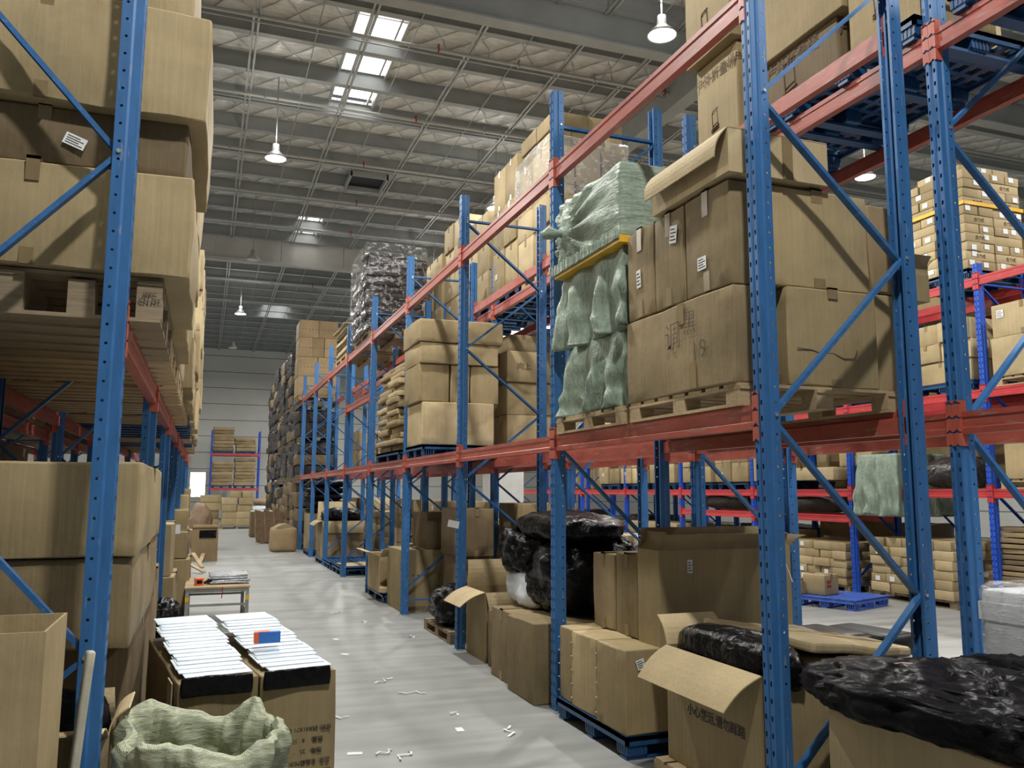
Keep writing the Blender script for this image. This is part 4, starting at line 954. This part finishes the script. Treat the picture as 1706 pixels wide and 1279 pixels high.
carton(-1.25, -.22, 8.72, 9.7, 0, .75, 'carton with printed side on the floor of the third left bay', 'card', 'x', None, .012, .008, 5)
carton(-1.2, -.26, 8.75, 9.65, .755, 1.25, 'upper carton on the floor stack of the third left bay', 'card_light', 'x', None, .012, .008, 5)
carton(-.9, -.12, 11.3, 12.2, 0, .72, 'brown carton past the metal table on the left', 'card', 'x', None, .02, .01, 5)
carton(-.85, -.16, 11.35, 12.1, .725, 1.05, 'small carton on top of the brown one past the metal table', 'card_old', 'x', None, .02, .01, 5)
for k, (y, zt_) in enumerate(((12.5, 1.3), (13.8, 1.5), (15.1, 1.2), (16.4, 1.6))):
    pile(-1.2, -.22, y, y+1.0, 0, [zt_/3]*3, 1, 1, '%s left floor stack beyond the table' % ['first', 'second', 'third', 'fourth'][k], ('card', 'card_old', 'card_dark'), None, 'x', .04, rough=.012, n=4, flip=True)
bag(-.05, 24.5, 0, .6, 1.0, 1.25, 'tall grey sack slumped at the left far down the aisle', 'brown_sack', 47, .2, .05, name='sack', cat='sack', n=20)
# dark interior stock behind the left rack
for k, (y, zt_) in enumerate(((6.3, 1.9), (8.9, 2.0), (11.4, 1.8))):
    pile(-2.62, -1.80, y+.1, y+1.2, 0, [.2]*int(zt_/.2), 1, 1, 'dark flat bundle stacked behind the left rack', ('card_dark', 'card_old'), 'flat bundles behind the left rack', None, .05, n=2, same=True, flip=True, name='flat_bundle', cat='bundle')

rack('rear left rack standing back to back behind the left-hand rack', -2.72, 1, YL, [(2.265, 0, 6, 1, 1)], 4.7, D=.98, bolts=0)
for b in range(6):
    for z0, nm in ((0, 'floor'), (2.268, 'upper')):
        if z0 == 0 and b in (1, 2, 3): continue
        r_ = random.Random(b*7+int(z0))
        for c in range(2):
            hh = r_.uniform(1.0, 1.5); q = rbox(.98, 1.06, hh, .04, 6, .03, .03, b+c).build('bulk_bale', r_.choice(['card_dark', 'card_old', 'dark_cloth', 'card_dark']), None, (-2.24, YL[b]+.68+1.14*c, z0+.004), 0, 'angle')
            tag(q, '%s bulk bale, %s level of %s bay, rear left rack' % (['near', 'far'][c], nm, (ORD3+['sixth'])[b]), 'bale', 'bulk bales on the rear left rack')
# ================================================================== THE AISLE
DR = .145
desk = [(-.055, .0), (.37, .0)]
def at_desk(u, v, z): c, s_ = math.cos(DR), math.sin(DR); return (-.07+u*c-v*s_, 4.16+u*s_*.55+v*c, z)
dl = []
for k in range(2):
    x, y, z = at_desk(.18+.365*k, .66, 0)
    o = carton(x-.178, x+.178, y-.66, y+.66, 0, .71, '%s of the two tall cartons used as a packing table, mailers on top' % ['left', 'right'][k], 'card' if k else 'card_old', None, None, .012, .006, 8, rz=DR)
    w, d, h = half(o); dl.append(o)
    if k:
        for i, tx in enumerate(('品名: 食品级PE水桶', '规格:   25   L', '数量:    8   只', '体积: 89X41X71 CM')): lettering(o, tx, .026, '-y', (.045, -d-.013, .305+.05*i), 'ink', PI, .0004)
        for i in range(4):
            ic = MB(); q = .021
            for a in (((-q, -q), (q, -q)), ((q, -q), (q, q)), ((q, q), (-q, q)), ((-q, q), (-q, -q))): ic.tube([(a[0][0], a[0][1], 0), (a[1][0], a[1][1], 0)], .0016, 4)
            if i == 0: ic.box(-.010, -.006, -.012, .012, -.001, .001).box(.006, .010, -.012, .012, -.001, .001)
            elif i == 1: ic.lathe([(.001, -.001), (.011, -.001), (.011, .001), (.001, .001)], (0, -.003, 0), 10).box(-.002, .002, 0, .015, -.001, .001)
            elif i == 2: ic.lathe([(.001, -.001), (.012, -.001), (.012, .001), (.001, .001)], (0, .004, 0), 3)
            else: ic.box(-.012, .012, -.002, .002, -.001, .001).box(-.002, .002, -.012, .012, -.001, .001)
            on_face(ic.build('handling_mark', 'ink', o), '-y', (.135-.053*i, -d-.014, .245))
    else:
        MB().box(-w-.012, -w-.006, -.55, -.40, h-.2, h-.02).build('torn_patch', 'card_light', o); MB().box(-.03, .03, -d+.0, d, h+.004, h+.006).build('tape', 'tape', o)
ZD = .722
for k in range(2):
    for i in range(16):
        q = i/15; v_ = 1.24-1.10*q; u_ = (.175+.36*k)+.012*math.sin(i*1.3)+(.03*(q-.5) if k else 0)
        x, y, z = at_desk(u_, v_, 0); key = 'mailer%d' % (i % 3)
        if key not in CACHE: CACHE[key] = rbox(.30, .235, .0055, .0015, 10, .0, .0022, 70+i % 3).mesh('mailer_shell', 'mailer', True)
        o = link('poly_mailer', CACHE[key], None, (x, y, ZD+.004+.0056*(15-i)), DR+.02*math.sin(i*2.2)); o.rotation_euler = (.012, 0, DR+.02*math.sin(i*2.2))
        tag(o, '%s white mailer from the back in the %s fanned stack on the packing cartons' % ((['rearmost']+ORD2[1:])[i], ['left', 'right'][k]), 'mailer', '%s stack of white mailers' % ['left', 'right'][k])
    x, y, z = at_desk(.175+.36*k, -.005, 0)
    q = rbox(.31, .016, .085, .006, 12, .004, .010, 80+k).build('black_film', 'black_bag', None, (x, y-.016, ZD-.075), DR, True); tag(q, 'black inner film hanging at the front of the %s mailer stack' % ['left', 'right'][k], 'film')
q = MB().box(-.055, .055, -.02, .02, 0, .055).build('tape_box', 'cyan', None, (.355, 4.62, ZD+.068), .05); tag(q, 'small blue and orange box standing on the right mailer stack', 'box'); MB().box(-.075, -.055, -.021, .021, 0, .056).build('end_cap', 'orange', q); MB().box(-.056, .0, -.02, .02, .055, .058).build('flap', 'orange', q)
# green woven bag standing open
rings = []; N_ = 150
def sring(z, rx, ry, amp, seed, p=3.0):
    out = []
    for j in range(N_):
        k = 2*PI*j/N_; e = 2/p; f = lambda q: math.copysign(abs(q)**e, q); c_, s_ = math.cos(k), math.sin(k)
        rg = 1-abs(noise.noise(Vector((c_*1.9, s_*1.9, z*2.6+3))))*2.2; rg2 = 1-abs(noise.noise(Vector((c_*4.6+5, s_*4.6, z*6))))*2.2
        a = 1+amp*(1.5*(rg-.5)+.75*(rg2-.5)); zz = z+(noise.noise(Vector((c_*1.6, s_*1.6, 7.7)))*.10+noise.noise(Vector((c_*4, s_*4, 3.1)))*.03)*max(0, (z-.38)/.28)
        out.append((f(c_)*rx*a, f(s_)*ry*a, zz))
    return out
def lerp_rings(keys, n):
    for (z0, a0, b0, m0), (z1, a1, b1, m1) in zip(keys, keys[1:]):
        for i in range(n): t_ = i/n; rings.append(sring(z0+(z1-z0)*t_, a0+(a1-a0)*t_, b0+(b1-b0)*t_, m0+(m1-m0)*t_, 0))
lerp_rings([(0, .22, .26, .01), (.03, .265, .315, .03), (.20, .285, .335, .07), (.40, .285, .34, .10), (.56, .29, .35, .11), (.63, .305, .365, .10), (.665, .295, .355, .08), (.675, .27, .33, .08), (.65, .25, .305, .09), (.5, .235, .285, .13), (.3, .22, .27, .14), (.18, .2, .25, .12), (.12, .1, .13, .06), (.11, .01, .01, 0)], 5)
q = MB().loop(rings).build('woven_sack', 'olive_sack', None, (.045, 3.62, 0), DR, True); tag(q, 'olive green woven sack standing wide open in front of the packing cartons', 'sack')
# metal table
TY, TX0, TX1, TZ = 10.48, -.15, .57, .46
t_ = empty('metal_table', ((TX0+TX1)/2, TY+.6, 0), 'low metal-framed table with a plywood top in the aisle', 'table'); hw, hd = (TX1-TX0)/2, .60
MB().box(-hw, hw, -hd, hd, TZ-.018, TZ).build('table_top', 'wood', t_)
for i in (-1, 1):
    for j in (-1, 1):
        l = MB().box(-.02, .02, -.02, .02, 0, TZ-.06).build('leg', 'steel', t_, (i*(hw-.03), j*(hd-.03), 0))
        if j < 0: MB().box(-.022, .022, -.0225, -.0205, TZ-.16, TZ-.11).build('yellow_sticker', 'yellow_tape', l)
for j in (-1, 1):
    MB().box(-hw+.01, hw-.01, -.018, .018, TZ-.062, TZ-.02).build('rail', 'steel', t_, (0, j*(hd-.03), 0)); MB().box(-hw+.03, hw-.03, -.014, .014, .24, .265).build('stretcher', 'steel', t_, (0, j*(hd-.03), 0))
for i in (-1, 1):
    MB().box(-.018, .018, -hd+.03, hd-.03, TZ-.060, TZ-.021).build('rail', 'steel', t_, (i*(hw-.03), 0, 0)); MB().box(-.014, .014, -hd+.03, hd-.03, .10, .125).build('stretcher', 'steel', t_, (i*(hw-.03), 0, 0))
for k in range(4):
    q = rbox(.44, .55, .022, .008, 10, .004, .012, 90+k).build('silver_mailer', 'grey_foil', None, (.34+.02*math.sin(k*2), 11.0+.03*k, TZ+.002+.026*k), .1*math.sin(k*3), True); tag(q, '%s silver foil mailer in the pile on the metal table' % ['lowest', 'second', 'third', 'topmost'][k], 'mailer')
q = MB().box(-.045, .045, -.06, .06, 0, .08).build('tape_box', 'orange', None, (.0, 10.75, TZ+.001), .1); tag(q, 'small orange and black box on the metal table', 'box'); MB().box(-.03, .03, -.062, -.060, .02, .06).build('print', 'black_plastic', q); MB().tube([(.06, -.02, .02), (.11, .0, .05), (.16, .03, .02)], .018, 8).build('cutter', 'black_plastic', q)
MB().tube([(.05, -hd-.012, TZ), (.052, -hd-.014, TZ-.06), (.045, -hd-.014, TZ-.13)], .005, 5).build('red_string', 'red_ink', t_)
# cartons standing in the aisle
o = rbox(.62, .66, .62, .08, 9, .03, .02, 5).build('cardboard_carton', 'card_red', None, (2.02, 22.95, 0), .1, True); tag(o, 'paper-wrapped brown parcel with a peaked top standing alone in the aisle', 'parcel')
MB().ext([(-.24, 0), (.24, 0), (.05, .10), (-.08, .09)], (0, -.28, .615), (0, .28, .615)).build('folded_top', 'card_light', o)
o = open_carton(-.20, .36, 20.15, 20.95, 0, .68, 'open carton with black film over its rim on the left of the aisle', {'-x': 100, '+y': 0}, 'card_red', flen={'-x': .18, '+y': .1}); MB().box(-.12, .24, -.415, -.402, .52, .69).build('black_film', 'black_bag', o)
for k in range(3):
    q = MB().box(-.04, .04, -.5, .5, 0, .02).build('plank', 'wood', None, (-.15+.1*k, 17.6+1.2*k, .13), .5-.3*k); q.rotation_euler = (.22, 0, .5-.3*k); tag(q, '%s loose pale plank lying by the left rack foot' % ['nearest', 'second', 'farthest'][k], 'plank')
for k in range(3):
    q = rbox(.5, .03, 1.05, .012, 8, 0, .03, 95+k).build('cardboard_sheet', 'brown_sack', None, (1.75+.28*k, 26.4+.1*k, 0), .5, 'angle'); q.rotation_euler = (-.42, .18, .5); tag(q, '%s brown sheet leaning against the dark rack foot' % ['left', 'middle', 'right'][k], 'cardboard')
o = carton(1.55, 2.3, 30.0, 30.8, 0, .85, 'dark carton with a white top by the far end of the aisle', 'card_dark', None); MB().box(-.35, .35, -.38, .38, .86, .88).build('lid', 'paper', o)
wood_pallet(.72, 2.02, 37.0, 38.2, 0, 'pallet under the neat carton pile closing the aisle', mat='wood_old')
pile(.76, 1.98, 37.05, 38.1,   .117, [.29]*4, 2, 1, 'neat pile closing the aisle', ('card', 'card_light'), None, 'x', .04, n=3)
pile(1.1, 1.98, 37.1, 38.0, .117+1.16, [.27], [2], 1, 'one of two topmost cartons on the neat pile', ('card',), 'topmost cartons of the neat pile', 'x', .03, n=3, same=True)
pile(-.15, .68, 37.6, 38.6, 0, [.38, .36, .34, .3], 1, 1, 'pile left of the neat one', ('card_old', 'card'), None, 'x', .05, n=3)
for k in range(4): bag(2.55, 39+.1*k, .02+.3*k, 1.1, 1.1, .32, '%s pale sack layer right of the neat carton pile' % ['lowest', 'second', 'third', 'top'][k], 'brown_sack' if k % 2 else 'white_bag', 100+k, .1, .03, name='sack', cat='sack', n=14)
# far end rack stacks
for k, (x0, x1, z0, n_) in enumerate(((.35, 1.38, 3.5, 7), (1.48, 2.5, 3.5, 4), (.35, 1.38, 1.7, 7), (1.48, 2.5, 1.7, 8))):
    plastic_pallet(x0, x1, 46.25, 47.2, z0, 'blue pallet under the %s folded bundles of the far end rack' % ['upper left', 'upper right', 'lower left', 'lower right'][k])
    for i in range(n_):
        hh = 1.25/7; dx = rnd.uniform(-.05, .05)
        carton(x0+dx, x1+dx, 46.25, 47.2, z0+.142+hh*i, z0+.142+hh*(i+1)-.015, '%s flat bundle in the %s stack of the far end rack' % (ORD2[i], ['upper left', 'upper right', 'lower left', 'lower right'][k]), rnd.choice(['card_red', 'card_old']), None, '%s bundles of the far end rack' % ['upper left', 'upper right', 'lower left', 'lower right'][k], .01, .03, 3, name='folded_cartons', cat='cardboard')
# dark loads on the continuing rack
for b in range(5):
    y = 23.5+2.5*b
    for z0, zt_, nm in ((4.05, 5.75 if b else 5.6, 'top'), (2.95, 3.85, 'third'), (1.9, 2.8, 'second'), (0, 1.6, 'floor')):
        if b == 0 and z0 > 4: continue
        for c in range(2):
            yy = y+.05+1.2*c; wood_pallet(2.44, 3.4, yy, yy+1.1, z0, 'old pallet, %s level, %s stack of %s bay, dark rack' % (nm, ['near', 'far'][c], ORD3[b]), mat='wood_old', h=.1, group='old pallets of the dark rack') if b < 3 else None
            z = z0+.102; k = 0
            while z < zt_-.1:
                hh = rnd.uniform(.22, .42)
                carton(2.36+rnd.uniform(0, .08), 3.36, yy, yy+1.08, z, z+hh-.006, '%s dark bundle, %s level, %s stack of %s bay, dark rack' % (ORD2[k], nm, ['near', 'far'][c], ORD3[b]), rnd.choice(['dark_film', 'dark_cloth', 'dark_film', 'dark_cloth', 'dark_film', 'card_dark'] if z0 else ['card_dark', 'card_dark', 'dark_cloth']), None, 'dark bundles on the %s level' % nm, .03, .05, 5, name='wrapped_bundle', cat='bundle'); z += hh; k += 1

# ================================================================== FAR RIGHT RACK
plastic_pallet(9.52, 10.6, 8.16, 9.16, 4.425, 'blue pallet under the yellow-strapped carton stack')
z = 4.568; W = 'small brown carton, %s layer of the yellow-strapped stack on the far right rack'
for k in range(11):
    hh = .127
    pile(9.50, 10.58, 8.15, 9.14, z, [hh], [4, 2][k % 2], [4, 2][k % 2], W % ORD2[k], ('card_light', 'card'), 'cartons of the yellow-strapped stack', None, .012, n=2, same=True, name='small_carton', cat='small box', stick=.75 if k % 2 == 0 else .2, txt=('合力成', .8, .07) if k % 2 else None); z += hh
pile(9.6, 10.5, 8.25, 9.0, z, [.12], 3, 2, W % 'loose topmost', ('card_light',), 'cartons of the yellow-strapped stack', None, .02, n=2, same=True, stick=.6, name='small_carton', cat='small box')
q = MB()
for a, b, c, d_ in ((-.555, .555, -.515, -.508), (-.555, .555, .508, .515), (-.558, -.55, -.515, .515), (.55, .558, -.515, .515)): q.box(a, b, c, d_, 0, .05)
tag(q.build('yellow_strap', 'yellow_tape', None, (10.04, 8.645, 5.46)), 'yellow strap tied round the tall small-carton stack at the right', 'strap')
plastic_pallet(9.52, 10.5, 8.2, 9.2, 2.925, 'blue pallet under the loose cartons on the middle far right shelf')
pile(9.5, 10.5, 8.2, 9.2, 3.07, [.3, .26, .28], [2, 3, 2], [1, 2, 2], 'loose pile, middle far right shelf', ('card_light', 'card'), None, 'x', .03, rough=.012)
wood_pallet(9.52, 10.5, 6.9, 7.9, 2.925, 'wooden pallet under the two large cartons at the right edge')
carton(9.5, 10.45, 6.9, 7.88, 3.045, 3.55, 'large strapped carton at the right edge of the picture, lower', 'card_light', 'x')
o = carton(9.52, 10.3, 7.0, 7.86, 3.555, 3.98, 'opened carton with a white label at the right edge, upper', 'card_light', 'x'); w, d, h = half(o); sticker(o, '-x', (-w-.01, .3, h*.7), .1, .1)
wood_pallet(9.52, 10.5, 6.9, 7.9, 1.625, 'wooden pallet under the strapped parcel at the right edge')
o = carton(9.5, 10.4, 6.9, 7.8, 1.745, 2.35, 'parcel bound with white cord at the right edge', 'card', 'x'); w, d, h = half(o)
MB().tube([(-w-.014, .3, h), (-w-.014, -.25, 0)], .006, 5).build('cord', 'paper', o); MB().tube([(-w-.014, -.44, h*.8), (-w-.014, .44, h*.8)], .006, 5).build('cord', 'paper', o)
plastic_pallet(9.52, 10.5, 12.0, 13.0, 1.625, 'blue pallet under the labelled carton beyond the nearest post')
o = carton(9.5, 10.3, 12.45, 12.98, 1.77, 2.42, 'upright carton with a white label on the far right shelf', 'card', 'x'); w, d, h = half(o); sticker(o, '-x', (-w-.01, 0, h*.75), .14, .12)
carton(9.5, 10.4, 10.9, 12.4, 1.77, 1.98, 'long low pale carton on the far right shelf', 'card_light', 'x', None, .02, .01)
bag(10.0, 10.1, 1.63, 1.0, 1.0, .55, 'dark wrapped load under the grey-green sheet on the far right shelf', 'dark_film', 110, .15, .05, name='wrapped_load', cat='load', n=20)
carton(9.6, 10.3, 10.35, 10.9, 1.98, 2.2, 'tilted carton with black corners above the hanging sheet', 'card', 'x', rz=.3)
draped(9.44, 10.4, 9.5, 10.3, 1.22, 2.14, 'pale green sheet draped over the load and hanging below the red beam', 9., .05, cat='sheet')
bag(10.0, 8.9, 1.63, .95, .85, .45, 'dark grey wrapped roll on the far right shelf', 'dark_film', 111, .08, .03, name='wrapped_load', cat='load', n=20)
bag(10.05, 7.3, 2.36, .5, .4, .2, 'yellowish green bag lying on the parcel at the right edge', 'olive_sack', 112, .15, .03, name='green_bag', n=16)
for k, (y0, y1, zt_) in enumerate(((8.75, 10.25, .98), (10.75, 12.3, .86), (12.5, 14.4, 1.0), (15.8, 18.0, .95))):
    wood_pallet(9.6, 10.5, y0, y1, 0, '%s dark pallet under the small printed cartons, far right floor' % ['nearest', 'second', 'third', 'fourth'][k], mat='wood_old')
    lh_ = .132 if k < 2 else .26; pile(9.55, 10.5, y0, y1, .117, [lh_]*int((zt_-.117)/lh_), [2, 3] if k < 2 else 1, [4, 5] if k < 2 else 3, '%s-layer small printed carton, '+['nearest', 'second', 'third', 'fourth'][k]+' floor stack of the far right rack', ('card', 'card_light'), 'small cartons on the far right floor', None, .02, n=2, same=True, stick=.2, txt=('-----', .5, .06), name='small_carton', cat='small box')
for k, y in enumerate((7.55, 6.9)):
    for i in range(15): carton(9.55+rnd.uniform(0, .05), 10.5, y-.02, y+.58, .13+.068*i, .13+.068*(i+1)-.012, '%s flat folded carton of the %s brown stack behind the white foam boxes' % (ORD2[i], ['left', 'right'][k]), rnd.choice(['card_dark', 'card_old', 'card_red']), None, 'folded cartons on the far right floor', 0, .012, 3, name='folded_cartons', cat='cardboard')
    wood_pallet(9.55, 10.5, y-.02, y+.58, 0, '%s pallet under the flat brown stacks' % ['first', 'second'][k], mat='wood_old')
for k, (y0, y1) in enumerate(((11.0, 12.6), (8.3, 9.9), (13.4, 15.2))):
    bag(10.0, (y0+y1)/2, 1.235, .9, y1-y0, .34, '%s dark bale on the low inner shelf of the far right rack' % ['nearer', 'dark', 'farther'][k], 'dark_cloth', 120+k, .1, .03, name='dark_bale', cat='bale', n=16) if k != 1 else None
for k, (y0, zt_, z0) in enumerate(((13.2, 2.5, 1.625), (14.4, 2.4, 1.625), (15.8, 2.6, 1.625), (17.2, 2.5, 1.625), (18.4, 2.6, 1.625), (10.8, 3.9, 2.925), (13.3, 3.8, 2.925), (15.8, 3.9, 2.925), (18.2, 3.8, 2.925), (10.8, 5.4, 4.425), (13.3, 5.6, 4.425), (15.8, 5.5, 4.425), (18.3, 5.6, 4.425), (20.8, 5.4, 4.425))):
    wallload(y0, y0+1.05, zt_, 2, '%s shelf stack, far right rack' % ['third', 'fourth', 'fifth', 'sixth', 'seventh', 'middle', 'farther middle', 'deep middle', 'deepest middle', 'upper', 'second upper', 'third upper', 'fourth upper', 'fifth upper'][k], 'p', z0=z0, lh=.38, x0=9.52, x1=10.48, mats=('card', 'card_light', 'card_old'))
# second rack behind the far right one, loaded with dark bulk goods
rack('hindmost royal blue and red rack behind the far right rack', 10.85, 1, YC, [(1.62, 0, 8, 1, 1), (2.92, 0, 8, 1, 1), (4.42, 0, 8, 1, 1)], lambda i: 4.6, far=True, bolts=0)
for b in range(1, 8):
    for z0, nm in ((0, 'floor'), (1.625, 'lower'), (2.925, 'middle'), (4.425, 'upper')):
        r_ = random.Random(b*10+int(z0)); y = YC[b]+.12; hh = r_.uniform(.85, 1.12); mt = r_.choice(['dark_cloth', 'card_dark', 'dark_film', 'card_old', 'card_old', 'card'])
        for c in range(2):
            q = rbox(.96, 1.04, hh*r_.uniform(.75, 1), .04, 6, .03, .03, b+c).build('bulk_bale', mt, None, (11.36, y+.58+1.14*c, z0+.012), 0, 'angle')
            tag(q, '%s bulk bale, %s level of %s bay, hindmost rack' % (['near', 'far'][c], nm, (ORD3+['sixth', 'seventh'])[b-1]), 'bale', 'bulk bales on the hindmost rack')
            MB().box(-.485, .485, -.05, .05, hh*.2, hh*.24).build('band', 'black_plastic', q) if c == 0 else None
# second aisle floor
plastic_pallet(8.02, 8.98, 9.25, 10.15, 0, 'bright blue plastic pallet lying in the second aisle', mat='plastic_royal', rz=.35)
o = carton(8.12, 8.5, 9.72, 10.05, .142, .42, 'square carton with red printing on the bright blue pallet', 'card', 'y', rz=.35); w, d, h = half(o); sticker(o, '+z', (0, 0, h+.004), .14, .09)
for i in (-1, 1):
    for j in (-1, 1): MB().box(-.02, .02, -.003, .003, -.02, .02).build('printed_mark', 'red_ink', o, (-.08+.03*i, -d-.008, h*.55+.03*j))
carton(7.86, 8.08, 9.9, 10.15, .142, .32, 'tiny carton left of the one with red printing', 'card', 'y', rz=.35)
carton(4.95, 5.6, 9.0, 9.7, 0, .55, 'pale low carton on the floor beyond the pale wide one', 'card_light', 'y')
carton(6.2, 6.9, 10.3, 11.0, 0, .5, 'lower pale carton of the pair in the second aisle', 'card_light', 'y'); carton(6.25, 6.9, 10.35, 11.0, .505, 1.05, 'upper pale carton of the pair in the second aisle', 'card_light', 'y')
# ------------------------------------------------------------------ litter on the concrete
for k, (x, y) in enumerate(((1.36, 8.39), (1.48, 7.12), (1.60, 6.63), (1.67, 5.55), (1.74, 5.93), (1.2, 5.12), (1.4, 9.25), (2.2, 9.1), (1.96, 5.38), (.93, 5.27), (1.1, 5.21), (.95, 6.1), (.9, 6.5), (1.9, 10.3), (1.7, 11.2))):
    r_ = random.Random(k); n_ = 6; a = r_.uniform(0, 6.3); pts = []; L_ = r_.uniform(.08, .22)
    if k % 3 == 0:
        q = MB().box(-.045, .045, -.025, .025, 0, .002).build('paper_scrap', 'paper', None, (x, y, .001), a); tag(q, 'small white paper label on the concrete floor, %s from the viewer' % ['third', '', '', 'nearest', '', '', 'fourth', '', '', 'second', '', '', 'fifth'][k], 'paper', 'paper scraps on the floor')
    else:
        b = MB(); rr = [[(L_*(i/n_-.5), .03*math.sin(i*1.6+k)-.008, .004+.010*abs(math.sin(i*1.9))), (L_*(i/n_-.5)+.004, .03*math.sin(i*1.6+k)+.008, .004+.010*abs(math.sin(i*1.9)))] for i in range(n_+1)]
        b.loop([[(p[0], p[1], p[2]), (q_[0], q_[1], q_[2]), (q_[0], q_[1], q_[2]+.0015), (p[0], p[1], p[2]+.0015)] for p, q_ in rr])
        q = b.build('tape_scrap', 'paper', None, (x, y, 0), a); tag(q, 'curled white tape scrap on the concrete floor', 'scrap', 'tape scraps on the floor')
# white location cards on the uprights belong to their racks
rk = bpy.data.objects['pallet_rack']; q = MB().box(-.06, .06, -.002, .002, -.035, .035).build('location_card', 'paper', rk, (-.05, 8.28-3.28-.05, 1.24)); q.rotation_euler = (0, .2, .1)
rk = bpy.data.objects['pallet_rack.002']; MB().box(-.05, .05, -.002, .002, -.05, .05).build('location_card', 'paper', rk, (.045, 10.5-3.6-.35, 1.14))
for _o in bpy.data.objects:
    if 'dims' in _o: del _o['dims']
